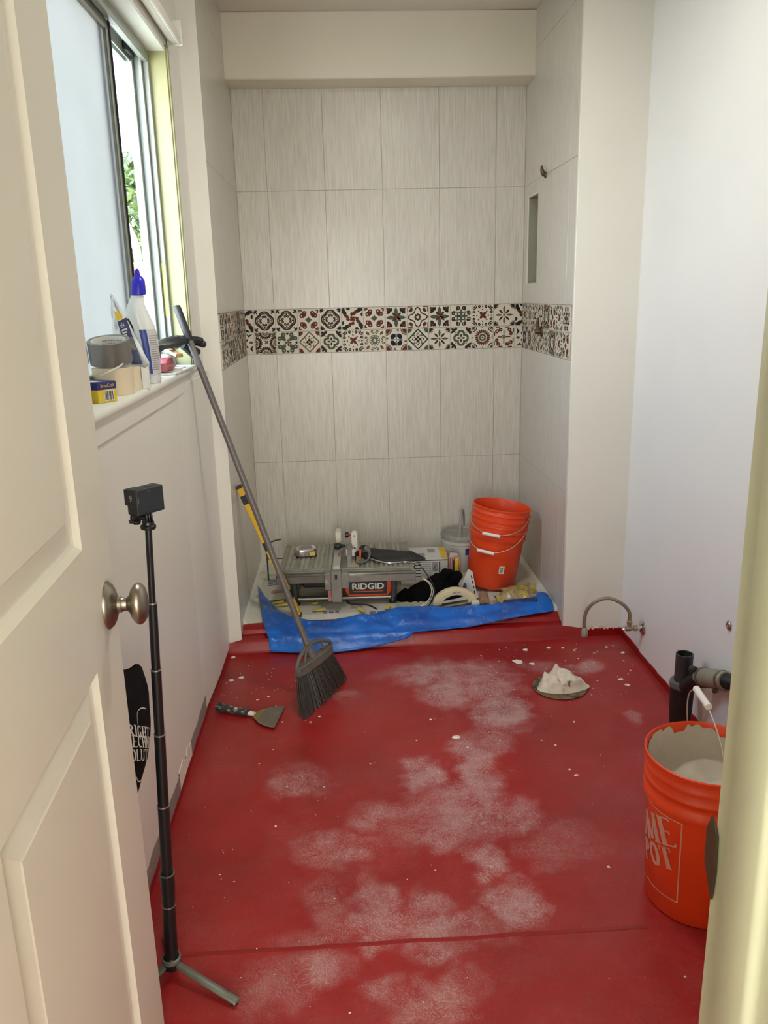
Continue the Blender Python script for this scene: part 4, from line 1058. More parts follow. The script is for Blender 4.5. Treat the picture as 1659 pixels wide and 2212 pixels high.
# grout float with cream handle
gf = thing('grout_float', 'notched steel trowel with cream loop handle on the blue tarp', 'trowel', (.545, 3.80, ZS + .022), (0, 0, -.05))
M['cream'] = pm('cream_plastic', rgb(214, 198, 160), .45, vary=.06, vscale=14)
def handle_fn(pts_o, pts_i, w):
    mb = MB(); n = len(pts_o); vs = []
    for (a, b), (c, d2) in zip(pts_o, pts_i): vs += [(a, -w, b), (a, w, b), (c, w, d2), (c, -w, d2)]
    fs = []
    for i in range(n - 1):
        for k in range(4): l = (k + 1) % 4; fs.append((i * 4 + k, i * 4 + l, i * 4 + 4 + l, i * 4 + 4 + k))
    fs += [(0, 1, 2, 3), tuple(range((n - 1) * 4, n * 4))[::-1]]
    return mb.add(vs, fs)
po_s = [(q.x, q.y) for q in spline([(-.132, .006, 0), (-.122, .040, 0), (-.085, .072, 0), (-.03, .090, 0), (.03, .082, 0), (.075, .055, 0), (.092, .020, 0)], 6)]
pi_s = [(q.x, q.y) for q in spline([(-.088, .006, 0), (-.080, .026, 0), (-.058, .044, 0), (-.02, .056, 0), (.015, .052, 0), (.040, .034, 0), (.046, .014, 0)], 6)]
mb = handle_fn(po_s, pi_s, .017); mb.build('loop_handle', M['cream'], gf, bevel=.005, seg=2)
mb = MB(); mb.T = xform((0, 0, 0), ry=-.16); mb.box(-.10, .135, -.05, .05, -.004, .0); mb.build('blade', M['steel'], gf, smooth=False)
mb = MB(); mb.T = xform((0, 0, 0), ry=-.16); mb.box(-.10, .13, -.012, .012, .0, .006); mb.build('spine', M['alu'], gf, bevel=.002)
mb = MB(); mb.box(-.03, -.012, -.0176, -.017, .064, .074); mb.box(-.008, .006, -.0176, -.017, .067, .074); mb.build('maker_print', M['grey_pt'], gf, smooth=False)

# cardboard tube end lying toward the viewer, white stub beside it
tb = thing('cardboard_tube', 'short brown cardboard tube lying end-on beside the float', 'tube', (.672, 3.80, ZS + .045), (0, 0, -.1))
mb = MB(); mb.T = xform((0, -.05, 0), rx=-PI / 2); mb.lathe([(0, .0), (.022, 0), (.025, .003), (.025, .10), (0, .10)], 24); mb.build('tube_body', pm('kraft', rgb(150, 116, 88), .8, vary=.08), tb)
ws_ = thing('plastic_stub', 'small white plastic stub between float and cardboard tube', 'plastic stub', (.622, 3.755, ZS + .028))
mb = MB(); mb.box(-.02, .018, -.016, .016, -.008, .030); mb.build('stub', M['carton'], ws_, bevel=.004)

# bags of spacers in clear packets
M['packet_y'] = pm('packet_yellow', rgb(176, 150, 72), .25, vary=.3, vscale=26, grime=rgb(120, 116, 124), gscale=34, gamt=.52)
M['packet_n'] = pm('packet_navy', rgb(44, 46, 86), .35, vary=.15, vscale=20)
pk = thing('spacer_packet', 'crumpled clear packet of yellow spacers with navy card on tarp', 'packet', (.84, 3.81, ZS + .03), (0, 0, .12))
mb = MB(); mb.grid(20, 14, lambda u, v: ((u - .5) * .21, (v - .5) * .13, .012 + .04 * math.sin(PI * u) ** .6 * math.sin(PI * v) ** .6 + .022 * noise.noise((u * 5, v * 4, 1)))); mb.grid(2, 2, lambda u, v: ((u - .5) * .20, (v - .5) * .12, .004)); mb.build('packet_film', M['packet_y'], pk)
mb = MB(); mb.T = xform((0, -.075, .012), rx=.5); mb.box(-.095, .075, -.012, .012, -.004, .022); cdp = mb.build('header_card', M['packet_n'], pk, bevel=.001)
mb = MB(); mb.T = xform((0, -.075, .012), rx=.5); mb.box(-.095, -.035, -.0128, -.0122, -.002, .018); mb.build('barcode', M['white_pt'], cdp, smooth=False)
pk2 = thing('spacer_packet', 'upper folded packet with dark print against the orange bucket', 'packet', (.86, 3.90, ZS + .018), (0, 0, .35))
mb = MB(); mb.T = xform((0, 0, 0), rx=.35); mb.grid(18, 10, lambda u, v: ((u - .5) * .19, (v - .5) * .09, .030 + .020 * math.sin(PI * v) + .016 * noise.noise((u * 6, v * 3, 4)))); mb.build('packet_film', M['packet_y'], pk2)
mb = MB(); mb.T = xform((0, 0, 0), rx=.35); mb.box(-.09, .0, -.02, .03, .014, .034); mb.build('printed_card', M['packet_n'], pk2, bevel=.002)

# yellow spirit level leaning on the left side wall
lv = thing('spirit_level', 'long yellow spirit level leaning against the left shower wall', 'level', (-.262, 3.765, ZS))
p0 = Vector((-.252, 3.775, ZS + .006)); p1 = Vector((-.508, 3.80, .762))
dv = (p1 - p0); Ln = dv.length
M['levely'] = pm('level_yellow', rgb(226, 180, 30), .4, vary=.06, vscale=10, grime=rgb(90, 80, 50), gscale=16, gamt=.3)
Tm = along(p0, dv, (0, -1, 0))
mb = MB(); mb.T = Tm; mb.box(-.012, .012, -.022, .022, .004, Ln - .004); lvb = mb.build('level_body', M['levely'], lv, world=True, bevel=.002)
for z0 in (0, Ln - .012):
    mb = MB(); mb.T = Tm; mb.box(-.013, .013, -.024, .024, z0, z0 + .012); mb.build('end_cap', M['blackplas'], lv, world=True, bevel=.001)
for z0 in (.10, .37, .62):
    mb = MB(); mb.T = Tm; mb.box(-.0128, .0128, -.0228, .0228, z0, z0 + .045); mb.build('vial_window', M['blackplas'], lv, world=True, bevel=.001)

# bent grey wire handle at the left, by the paper bag
wr = thing('bent_rod', 'thin bent grey rod standing by the left end of the saw', 'rod', (-.44, 4.30, ZS))
mb = MB(); mb.tube(spline([(-.445, 4.28, ZS), (-.445, 4.28, .20), (-.445, 4.285, .29), (-.435, 4.30, .318), (-.40, 4.33, .325), (-.37, 4.35, .325)], 5), .0045, 8); mb.build('rod_bend', M['pole_grey'], wr, world=True)
mb = MB(); mb.tube([(-.445, 4.28, .236), (-.36, 4.28, .236)], .003, 8); mb.build('cross_wire', M['blackplas'], wr, world=True)

# printed paper sacks used as floor cover
def paper_mat(name, c, speck=False):
    m, nt, b = nodemat(name)
    v = coords(nt, worldspace=True)
    base = ramp(nt, ntex(nt, v, 12, 4), [(.3, tuple(x * .86 for x in c[:3]) + (1,)), (.7, c)])
    k = ramp(nt, ntex(nt, v, 260, 3, .8), [(.60, (0, 0, 0)), (.66, (1, 1, 1))] if speck else [(.64, (0, 0, 0)), (.74, (.6, .6, .6))])
    nt.links.new(mixc(nt, k, base, rgb(64, 60, 56) if speck else rgb(120, 116, 104)), b.inputs['Base Color'])
    b.inputs['Roughness'].default_value = .8
    return m
M['paper'] = paper_mat('dusty_paper', rgb(208, 204, 190)); M['paper_speck'] = paper_mat('speckled_paper', rgb(226, 222, 212), True)
def sheet(name, label, quad, mat, z, prints=(), wob=.006, seed=0):
    t = thing(name, label, 'paper', (quad[0][0], quad[0][1], ZS))
    def fn(u, v):
        a = Vector((*quad[0], 0)).lerp(Vector((*quad[1], 0)), u); b = Vector((*quad[3], 0)).lerp(Vector((*quad[2], 0)), u); p = a.lerp(b, v)
        return (p.x, p.y, z + wob * (.5 + .5 * noise.noise((p.x * 9, p.y * 9, seed))))
    mb = MB(); mb.grid(24, 18, fn); s_ = mb.build('paper_sheet', mat, t, world=True)
    for (u0, u1, v0, v1, rows_, m_) in prints:
        mb = MB()
        for r in range(rows_):
            va = v0 + (v1 - v0) * r / rows_; vb = va + (v1 - v0) / rows_ * .55
            segs = max(2, int((u1 - u0) * 30))
            for k in range(segs):
                ua = u0 + (u1 - u0) * k / segs; ub = ua + (u1 - u0) / segs * (.55 + .4 * random.random())
                q = [fn(ua, va), fn(ub, va), fn(ub, vb), fn(ua, vb)]
                mb.add([(x, y, zz + .0012) for x, y, zz in q], [(0, 1, 2, 3)])
        mb.build('print_block', m_, s_, smooth=False, fix=False)
    return t
sheet('paper_sack', 'dusty printed paper sack spread under the saw', [(-.30, 3.74), (.46, 3.76), (.50, 4.10), (-.34, 4.12)], M['paper'], ZS + .0005, [(.22, .34, .10, .26, 4, M['blue_pt']), (.52, .62, .04, .16, 4, M['blue_pt']), (.40, .50, .30, .5, 5, M['grey_pt'])], .003)
sheet('paper_sack', 'paper sack with blue and orange print at the left end of the saw', [(-.46, 3.98), (-.28, 4.00), (-.27, 4.42), (-.47, 4.40)], M['paper'], ZS + .010, [(.12, .40, .52, .82, 5, M['blue_pt']), (.55, .85, .50, .80, 5, M['blue_pt']), (.25, .80, .22, .34, 3, pm('rust_print', rgb(170, 76, 44), .6))], .014, 3)
sheet('paper_sack', 'printed paper sheet on the pan at the right of the buckets', [(.70, 3.80), (.985, 3.84), (.99, 4.58), (.80, 4.58)], M['paper'], ZS + .003, [(.30, .85, .12, .32, 7, M['purple_pt']), (.2, .7, .62, .7, 2, M['grey_pt'])], .006, 6)
sheet('speckled_liner', 'white liner sheet with black grit at the front left of the pan', [(-.36, 3.71), (.02, 3.715), (.05, 3.79), (-.34, 3.78)], M['paper_speck'], ZS + .006, (), .006, 9)

# yellow levelling wedges dropped on the paper
M['wedge'] = pm('wedge_yellow', rgb(206, 186, 84), .5, vary=.1, vscale=30)
wd = [((-.16, 3.83), .15, .062), ((-.19, 3.93), -.5, .05), ((.055, 3.80), 2.2, .045), ((.19, 3.83), 1.1, .045), ((-.37, 3.96), .1, .06), ((-.35, 3.92), .2, .06)]
wl = ['wedge in front of the saw with a red twist', 'wedge by the foot of the spirit level', 'wedge near the middle of the tarp edge', 'wedge near the saw cord', 'farther of two wedges lying on the left sack', 'nearer of two wedges lying on the left sack']
for ((x, y), a, L), lb_ in zip(wd, wl):
    mb = MB(); mb.prism([(-L / 2, .0), (L / 2, .0), (L / 2, .010), (-L / 2, .002)], -.010, .010, 'xz')
    o = mb.build('levelling_wedge', M['wedge'], bevel=.0008); o.location = (x, y, ZS + .012); o.rotation_euler = (0, 0, a)
    tag(o, 'small yellow plastic ' + lb_, 'wedge', 'yellow wedges in the shower')
# ---------------------------------------------------------------- blue tarp folded over the threshold
def tarp_mat():
    m, nt, b = nodemat('blue_tarp')
    v = coords(nt, worldspace=True)
    base = ramp(nt, ntex(nt, v, 7, 4), [(.3, rgb(6, 72, 156)), (.55, rgb(10, 98, 194)), (.8, rgb(24, 122, 214))])
    k = ramp(nt, ntex(nt, v, 10, 6, .75), [(.52, (0, 0, 0)), (.68, (.7, .7, .7))])
    k2 = ramp(nt, ntex(nt, v, 60, 4, .7), [(.45, (0, 0, 0)), (.7, (1, 1, 1))])
    mm = mk(nt, 'ShaderNodeMath', operation='MULTIPLY'); nt.links.new(k, mm.inputs[0]); nt.links.new(k2, mm.inputs[1])
    nt.links.new(mixc(nt, mm.outputs[0], base, rgb(196, 200, 206)), b.inputs['Base Color'])
    b.inputs['Roughness'].default_value = .32
    bump(nt, b, ntex(nt, v, 40, 4), .35, .003)
    return m
M['tarp'] = tarp_mat()
cols_ = [
    [(-.500, 4.22, .104), (-.470, 4.02, .108), (-.445, 3.84, .112), (-.415, 3.655, .104), (-.392, 3.588, .064), (-.385, 3.555, .012)],
    [(-.430, 4.01, .104), (-.392, 3.86, .110), (-.362, 3.75, .114), (-.328, 3.648, .104), (-.302, 3.583, .062), (-.292, 3.540, .010)],
    [(-.330, 3.765, .106), (-.300, 3.73, .116), (-.268, 3.68, .112), (-.235, 3.625, .090), (-.205, 3.572, .052), (-.195, 3.525, .008)],
    [(-.175, 3.672, .102), (-.150, 3.66, .116), (-.130, 3.64, .112), (-.110, 3.606, .086), (-.095, 3.570, .050), (-.085, 3.522, .008)],
    [(.090, 3.712, .104), (.095, 3.70, .122), (.100, 3.672, .120), (.105, 3.628, .096), (.110, 3.588, .066), (.110, 3.545, .020)],
    [(.290, 3.765, .106), (.290, 3.75, .128), (.292, 3.71, .132), (.298, 3.658, .110), (.300, 3.612, .082), (.300, 3.575, .048)],
    [(.550, 3.735, .106), (.550, 3.728, .124), (.550, 3.705, .132), (.550, 3.672, .116), (.550, 3.632, .090), (.550, 3.606, .068)],
    [(.800, 3.740, .106), (.800, 3.735, .124), (.800, 3.72, .140), (.800, 3.695, .130), (.800, 3.665, .110), (.800, 3.645, .094)],
    [(.930, 3.90, .106), (.935, 3.86, .132), (.945, 3.80, .150), (.955, 3.745, .134), (.962, 3.705, .110), (.965, 3.68, .098)],
    [(.985, 3.93, .108), (.992, 3.88, .126), (.998, 3.83, .136), (1.004, 3.77, .124), (1.006, 3.73, .106), (1.006, 3.705, .100)]]
rows_t = [spline([c[k] for c in cols_], 7) for k in range(6)]
nU = len(rows_t[0])
def tarp_fn(u, v):
    i = min(int(round(u * (nU - 1))), nU - 1)
    c = spline([tuple(rows_t[k][i]) for k in range(6)], 4); j = min(int(round(v * (len(c) - 1))), len(c) - 1)
    p = c[j]
    w = noise.noise((p.x * 7, p.y * 16, p.z * 12)) * .014 + noise.noise((p.x * 14 + p.y * 30, p.y * 50 - p.x * 9, 3)) * .009 + abs(noise.noise((p.x * 5 + p.y * 22, p.x * 3, 6))) * -.012
    e = min(1, 3.5 * v * (1 - v) + .15)
    return (p.x, p.y + w * .3 * e, max(p.z + w * e, .006 if p.y < 3.575 else .070 if p.y < 3.66 else .100))
mb = MB(); mb.grid(nU, 21, tarp_fn)
tp = mb.build('blue_tarp', M['tarp'], angle=180)
sm = tp.modifiers.new('thickness', 'SOLIDIFY'); sm.thickness = .003; sm.offset = 1
tag(tp, 'blue plastic tarp folded along the red shower threshold, splashed with thinset', 'tarp')

# ---------------------------------------------------------------- angle broom leaning on the window sill
M['broom_pole'] = pm('grey_pole', rgb(104, 98, 94), .42, .2, vary=.06, vscale=8)
M['broom_plas'] = pm('dusty_grey_plastic', rgb(92, 86, 80), .6, vary=.12, vscale=30, grime=rgb(132, 124, 112), gscale=40, gamt=.36)
M['bristle'] = pm('grey_bristle', rgb(62, 56, 52), .6, vary=.15, vscale=40)
A_ = Vector((-.177, 3.10, .225)); B_ = Vector((-.612, 3.20, 1.598))
br = thing('angle_broom', 'grey angle broom leaning with its pole against the window sill', 'broom', (-.13, 3.10, 0))
dB = (B_ - A_).normalized(); Lb = (B_ - A_).length
mb = MB(); mb.tube([A_ - dB * .03, A_ + dB * (Lb - .13)], .0125, 18); mb.build('pole', M['broom_pole'], br, world=True)
mb = MB(); mb.tube([A_ + dB * (Lb - .135), A_ + dB * (Lb - .13), A_ + dB * (Lb - .01), B_, B_ + dB * .004], [.013, .0150, .0145, .0135, .008], 18); mb.build('grip', M['blackplas'], br, world=True)
# cap: bar between the two ends, socket and arches
C0 = Vector((-.222, 2.985, .172)); C1 = Vector((-.088, 3.205, .176)); Cm = (C0 + C1) / 2
cu_ = (C1 - C0).normalized(); nb_ = cu_.cross(Vector((0, 0, 1))).normalized()
mb = MB()
def capring(c, h, w): return [c + nb_ * w - Vector((0, 0, h)), c - nb_ * w - Vector((0, 0, h)), c - nb_ * w * .8 + Vector((0, 0, h)), c + nb_ * w * .8 + Vector((0, 0, h))]
vs = []
for k in range(13):
    t = k / 12; c = C0.lerp(C1, t); vs += capring(c, .020, .022 * (.55 + .45 * math.sin(PI * t) ** .4))
mb.add(vs, [(i * 4 + a, i * 4 + (a + 1) % 4, i * 4 + 4 + (a + 1) % 4, i * 4 + 4 + a) for i in range(12) for a in range(4)] + [(3, 2, 1, 0), (48, 49, 50, 51)])
mb.build('cap', M['broom_plas'], br, world=True, bevel=.004)
mb = MB(); mb.tube([Cm + Vector((0, 0, -.005)), Cm.lerp(A_, .5), A_ + dB * .02], [.021, .018, .0155], 16); mb.build('socket', M['broom_plas'], br, world=True)
for e in (C0, C1):
    pts = spline([A_ + dB * .015, A_.lerp(e, .35) + Vector((0, 0, .030)), A_.lerp(e, .72) + Vector((0, 0, .035)), e + (Cm - e) * .04 + Vector((0, 0, .028)), e + (Cm - e) * .03 + Vector((0, 0, .005))], 6)
    mb = MB(); mb.tube(pts, .0085, 10); mb.build('arch', M['broom_plas'], br, world=True)
    mb = MB(); mb.tube(spline([Cm.lerp(e, .22) + Vector((0, 0, .07)), Cm.lerp(e, .42) + Vector((0, 0, .065)), Cm.lerp(e, .55) + Vector((0, 0, .015))], 5), .005, 8); mb.build('rib', M['broom_plas'], br, world=True)
G0 = Vector((-.206, 2.925, .002)); G1 = Vector((-.038, 3.272, .002))
mb = MB(); rg = random.Random(11)
for k in range(300):
    t = (k + rg.random()) / 300; w = rg.uniform(-1, 1)
    a = C0.lerp(C1, .03 + .94 * t) + nb_ * w * .014 - Vector((0, 0, .012)); b = G0.lerp(G1, t) + nb_ * (w * .022 + .004 * rg.uniform(-1, 1)) + Vector((.012 * math.sin(PI * t), 0, rg.uniform(0, .006)))
    m_ = a.lerp(b, .5) + Vector((0, 0, .004))
    mb.tube([a, m_, b], [.0022, .0022, .0016], 4)
bo = mb.build('bristles', M['bristle'], br, world=True, smooth=False, fix=False); bo['kind'] = 'stuff'

# ---------------------------------------------------------------- putty knife on the floor
kn = thing('putty_knife', 'wide putty knife with plaster-spattered black handle on the red floor', 'putty knife', (-.40, 2.97, 0))
M['knife_h'] = pm('spattered_handle', rgb(52, 54, 56), .6, vary=.2, vscale=60, grime=rgb(206, 196, 184), gscale=55, gamt=.46)
ha, hb = Vector((-.560, 3.028, .020)), Vector((-.418, 2.968, .016))
hd = (hb - ha)
mb = MB(); mb.tube([ha, ha + hd * .03, ha + hd * .15, ha + hd * .5, ha + hd * .8, ha + hd * .97, hb], [.006, .0155, .0185, .016, .0165, .0185, .009], 14, flat=.8); mb.build('handle', M['knife_h'], kn, world=True)
mb = MB(); mb.tube([ha + hd * .13 + Vector((0, -.012, .013)), ha + hd * .13 + Vector((0, .012, .013))], .005, 10); mb.build('hang_hole', M['blackplas'], kn, world=True)
mb = MB(); mb.tube([hb - hd * .02, hb + hd * .14], [.014, .012], 12, flat=.6); mb.build('ferrule', M['plaster'], kn, world=True)
bl_ = [(-.405, 2.978), (-.375, 3.003), (-.335, 3.020), (-.281, 3.026), (-.295, 2.940), (-.311, 2.853), (-.345, 2.868), (-.375, 2.895), (-.395, 2.930), (-.408, 2.958)]
mb = MB(); mb.prism(bl_, .0085, .0100); kb = mb.build('blade', M['steel'], kn, world=True)
mb = MB(); mb.prism([(-.405, 2.978), (-.372, 3.004), (-.358, 2.995), (-.385, 2.915), (-.397, 2.932), (-.408, 2.958)], .0101, .0108); mb.build('dried_film', pm('ochre_film', rgb(128, 110, 66), .6), kn, world=True)

# ---------------------------------------------------------------- closet flange stuffed with a rag
fl_ = thing('closet_flange', 'rusty toilet flange set in the red floor with one bolt', 'flange', (.872, 3.09, 0))
M['rust'] = pm('stained_flange', rgb(110, 92, 66), .7, vary=.25, vscale=30, grime=rgb(52, 44, 32), gscale=24, gamt=.5)
mb = MB(); mb.lathe([(.062, .002), (.112, .002), (.114, .005), (.110, .009), (.070, .009), (.062, .006)], 44); mb.build('flange_ring', M['rust'], fl_)
mb = MB(); mb.lathe([(0, .0015), (.064, .0015)], 36); mb.build('drain_opening', M['blackplas'], fl_)
mb = MB(); mb.tube([(.022, -.062, .006), (.022, -.062, .058)], .0036, 10); mb.build('bolt', M['brown_metal'], fl_)
mb = MB(); mb.tube([(.022, -.062, .009), (.022, -.062, .013)], .009, 6); mb.build('nut', M['brown_metal'], fl_)
M['rag'] = pm('dirty_rag', rgb(212, 198, 180), .9, vary=.12, vscale=30, grime=rgb(150, 130, 106), gscale=16, gamt=.42, bscale=60, bstr=.5)
lumps = [(.858, 3.112, .026, .056), (.806, 3.098, .026, .050), (.838, 3.080, .032, .050), (.888, 3.092, .034, .056), (.928, 3.080, .034, .036), (.900, 3.042, .034, .040), (.845, 3.036, .034, .036), (.958, 3.066, .028, .022), (.786, 3.066, .022, .028)]
def rag_fn(u, v):
    a = 2 * PI * u; r = v
    ex = .102 + .012 * math.cos(3 * a + 1) + (.012 if math.cos(a) > .3 else 0) * math.cos(a)
    x = .872 + ex * r * math.cos(a); y = 3.085 + .072 * r * math.sin(a)
    z = max(h_ * max(0, 1 - ((x - cx) ** 2 + (y - cy) ** 2) / (2.2 * s_ * s_)) ** .6 for cx, cy, s_, h_ in lumps) + .18 * sum(h_ * math.exp(-((x - cx) ** 2 + (y - cy) ** 2) / (s_ * s_)) for cx, cy, s_, h_ in lumps)
    z += math.exp(-(((x - .860) / .012) ** 2 + ((y - 3.116) / .014) ** 2)) * .020
    z += .010 * math.sin(60 * x + 40 * y + 5 * noise.noise((x * 14, y * 14, 1))) * (1 - r) + .008 * noise.noise((x * 50, y * 50, 4))
    return (x, y, max(.0095, .010 + z * min(1, 4 * (1 - r))))
mb = MB(); mb.grid(110, 44, rag_fn, closed_u=True); rg_o = mb.build('crumpled_rag', M['rag'], angle=180)
tag(rg_o, 'crumpled dirty white rag stuffed into the toilet flange', 'rag')

# ---------------------------------------------------------------- supply stop with braided hose
sv = thing('supply_valve', 'chrome angle stop on the right wall with a looping braided hose', 'valve', (XR, 3.32, .155))
M['braid'] = pm('braided_hose', rgb(142, 128, 112), .45, .4, vary=.2, vscale=120, bscale=300, bstr=.6)
mb = MB(); mb.T = along((XR - .001, 3.32, .155), (-1, 0, 0)); mb.lathe([(0, 0), (.034, 0), (.034, .002), (.028, .007), (.016, .011), (.010, .011), (.010, .03), (0, .03)], 30); mb.build('escutcheon', M['chrome'], sv, world=True)
mb = MB(); mb.T = along((XR - .026, 3.32, .155), (-1, 0, 0)); mb.lathe([(0, 0), (.013, 0), (.013, .018), (.010, .020), (.010, .028), (.0125, .030), (.0125, .052), (0, .052)], 6); mb.build('valve_body', M['nickel'], sv, world=True)
mb = MB(); mb.T = along((1.243, 3.32, .160), (0, 0, 1)); mb.lathe([(0, 0), (.0095, 0), (.0095, .012), (.012, .013), (.012, .030), (.009, .032), (.009, .046), (0, .046)], 12); mb.build('outlet', M['nickel'], sv, world=True)
mb = MB(); mb.T = along((1.228, 3.32, .155), (-1, -.15, 0)) @ Matrix.Diagonal((1, .55, 1, 1)); mb.lathe([(0, 0), (.005, 0), (.005, .008), (.016, .010), (.018, .016), (.012, .024), (0, .026)], 16); mb.build('oval_handle', M['chrome'], sv, world=True)
hose = spline([(1.243, 3.32, .20), (1.238, 3.322, .235), (1.205, 3.33, .272), (1.150, 3.345, .292), (1.095, 3.36, .272), (1.064, 3.375, .225), (1.058, 3.385, .17), (1.062, 3.39, .128)], 7)
mb = MB(); mb.tube(hose, .0078, 14); mb.build('braided_hose', M['braid'], sv, world=True)
mb = MB(); mb.T = along((1.0625, 3.39, .098), (-.01, -.02, 1)); mb.lathe([(0, 0), (.016, 0), (.0165, .004), (.0165, .024), (.012, .030), (.009, .040), (0, .040)], 10); mb.build('hose_nut', pm('grey_nut', rgb(150, 142, 126), .55), sv, world=True)

# ---------------------------------------------------------------- black trap with rubber coupling at the right wall
tpz = thing('drain_trap', 'black drain pipe stub with banded coupling low on the right wall', 'drain pipe', (1.225, 2.70, 0))
M['abs'] = pm('black_abs', rgb(46, 47, 50), .42, vary=.1, vscale=20)
M['abs_d'] = pm('black_abs_fitting', rgb(16, 16, 17), .5, vary=.1)
mb = MB(); mb.T = xform((1.225, 2.70, .20)); mb.lathe([(.0, .0), (.031, 0), (.031, .118), (.0265, .118), (.0265, .01), (0, .01)], 30); mb.build('open_pipe', M['abs'], tpz, world=True)
mb = MB(); mb.T = xform((1.225, 2.70, .185)); mb.lathe([(.032, 0), (.044, 0), (.046, .004), (.046, .020), (.044, .026), (.032, .026)], 30); mb.build('slip_ring', pm('grey_ring', rgb(96, 96, 92), .5), tpz, world=True)
mb = MB(); mb.T = xform((1.225, 2.70, 0)); mb.lathe([(0, 0), (.036, 0), (.036, .03), (.041, .10), (.043, .185), (.0, .185)], 30); mb.build('trap_body', M['abs_d'], tpz, world=True)
mb = MB(); mb.tube(spline([(1.225, 2.66, .20), (1.23, 2.63, .235), (1.243, 2.60, .262), (1.258, 2.56, .28)], 5), [.030] * 16, 18); mb.build('trap_arm', M['abs_d'], tpz, world=True)
arm0, arm1 = Vector((1.246, 2.605, .270)), Vector((1.268, 2.46, .325)); ad = (arm1 - arm0)
M['coupl'] = pm('mottled_coupling', rgb(140, 136, 118), .55, .2, vary=.15, vscale=18, grime=rgb(70, 128, 92), gscale=12, gamt=.38, ws=True)
mb = MB(); mb.T = along(arm0, ad); mb.lathe([(0, 0), (.031, 0), (.034, .004), (.034, ad.length - .004), (.031, ad.length), (0, ad.length)], 28); mb.build('coupling', M['coupl'], tpz, world=True)
for t in (.10, .85):
    mb = MB(); mb.T = along(arm0 + ad * t, ad); mb.lathe([(.0335, 0), (.036, 0), (.036, .012), (.0335, .012)], 28); bd = mb.build('hose_band', M['steel'], tpz, world=True)
    mb = MB(); mb.T = along(arm0 + ad * t + Vector((-.012, 0, -.036)), Vector((-1, 0, -.2))); mb.lathe([(0, 0), (.008, 0), (.008, .018), (0, .018)], 8); mb.build('band_screw', M['brown_metal'], tpz, world=True)
mb = MB(); mb.T = along(arm0 + Vector((-.03, .02, .026)), Vector((.4, -1, .1))); mb.lathe([(0, 0), (.010, 0), (.013, .006), (.013, .022), (.006, .026), (0, .026)], 12); mb.build('cleanout_knob', M['abs'], tpz, world=True)
mb = MB(); mb.tube(spline([tuple(arm1 - ad * .1), (1.285, 2.43, .33), (1.303, 2.41, .33)], 4), .028, 16); mb.build('wall_elbow', M['abs_d'], tpz, world=True)
ps = thing('pipe_stub', 'small round capped pipe stub on the right wall beside the jamb', 'pipe', (XR, 2.545, .491))
mb = MB(); mb.T = along((XR - .001, 2.545, .491), (-1, 0, 0)); mb.lathe([(0, 0), (.016, 0), (.017, .003), (.013, .006), (.010, .008), (.0075, .008), (.006, .003), (0, .003)], 24); mb.build('stub_ring', M['nickel'], ps, world=True)

# ---------------------------------------------------------------- big orange bucket of thinset in the foreground
FB = thing('orange_bucket', 'orange logo bucket of wet thinset standing in front by door jamb', 'bucket', (.925, 1.855, 0))
ZS_, RS_ = 1.19, 1.04
BF = [(r * RS_, z * ZS_) for r, z in BK]
mb = MB(); mb.lathe(BF, 88); fb_s = mb.build('bucket_shell', M['bucket'], FB, angle=50)
# bail with grip, standing up
ear = math.radians(84)
pts = []
for i in range(37):
    t = PI * i / 36; s = math.cos(t) * .160; hh = math.sin(t) ** .75 * .195
    p = Vector((s, hh * math.sin(.14), .405 + hh * math.cos(.14))); pts.append(rotz(ear) @ p)
mb = MB(); mb.tube(pts, .0020, 8); wb_ = mb.build('wire_bail', M['wire'], FB)
d = (pts[19] - pts[17]).normalized()
mb = MB(); mb.T = along(pts[18] - d * .050, d); mb.lathe([(0, 0), (.0085, 0), (.0098, .004), (.0090, .012), (.0090, .090), (.0098, .096), (.0085, .100), (0, .100)], 16); mb.build('grip', M['gripw'], wb_)
# logo printed on the shell: outline square with slanted stencil words
def on_shell(u, v, off=.0007):
    """u, v in the unit logo square -> point on the bucket"""
    az = math.radians(126 + 100 * u); z = .060 + .245 * v
    r = (.130 + (.1415 - .130) * z / (.268 * ZS_)) * RS_ + off
    return (r * math.cos(az), r * math.sin(az), z)
mb = MB()
def quad_uv(q): mb.add([on_shell(a, b) for a, b in q], [(0, 1, 2, 3)])
w_ = .014
for k in range(24):
    a, b = k / 24, (k + 1) / 24
    for q in ([(a, 0), (b, 0), (b, w_), (a, w_)], [(a, 1 - w_), (b, 1 - w_), (b, 1), (a, 1)], [(0, a), (w_, a), (w_, b), (0, b)], [(1 - w_, a), (1, a), (1, b), (1 - w_, b)]): quad_uv(q)
def put_word(txt, x0, y0, ang, hgt, width, wt=.21):
    polys, W = word(txt, .10, wt); ca_, sa_ = math.cos(ang), math.sin(ang)
    for poly in polys:
        pp = []
        for a, b in poly:
            x = a / W * width; y = b * hgt
            pp.append((x0 + x * ca_ - y * sa_, y0 + x * sa_ + y * ca_))
        pp = [(min(max(a, .016), .984), min(max(b, .016), .984)) for a, b in pp]
        mb.add([on_shell(a, b, .0008) for a, b in pp], [tuple(range(len(pp)))])
put_word('THE', .05, .78, .33, .12, .28)
put_word('HOME', .08, .365, .36, .30, .95)
put_word('DEPOT', .12, .09, .36, .235, .90)
lg_o = mb.build('printed_logo', pm('faded_logo', rgb(214, 160, 142), .6, vary=.06), fb_s, smooth=False, fix=False)
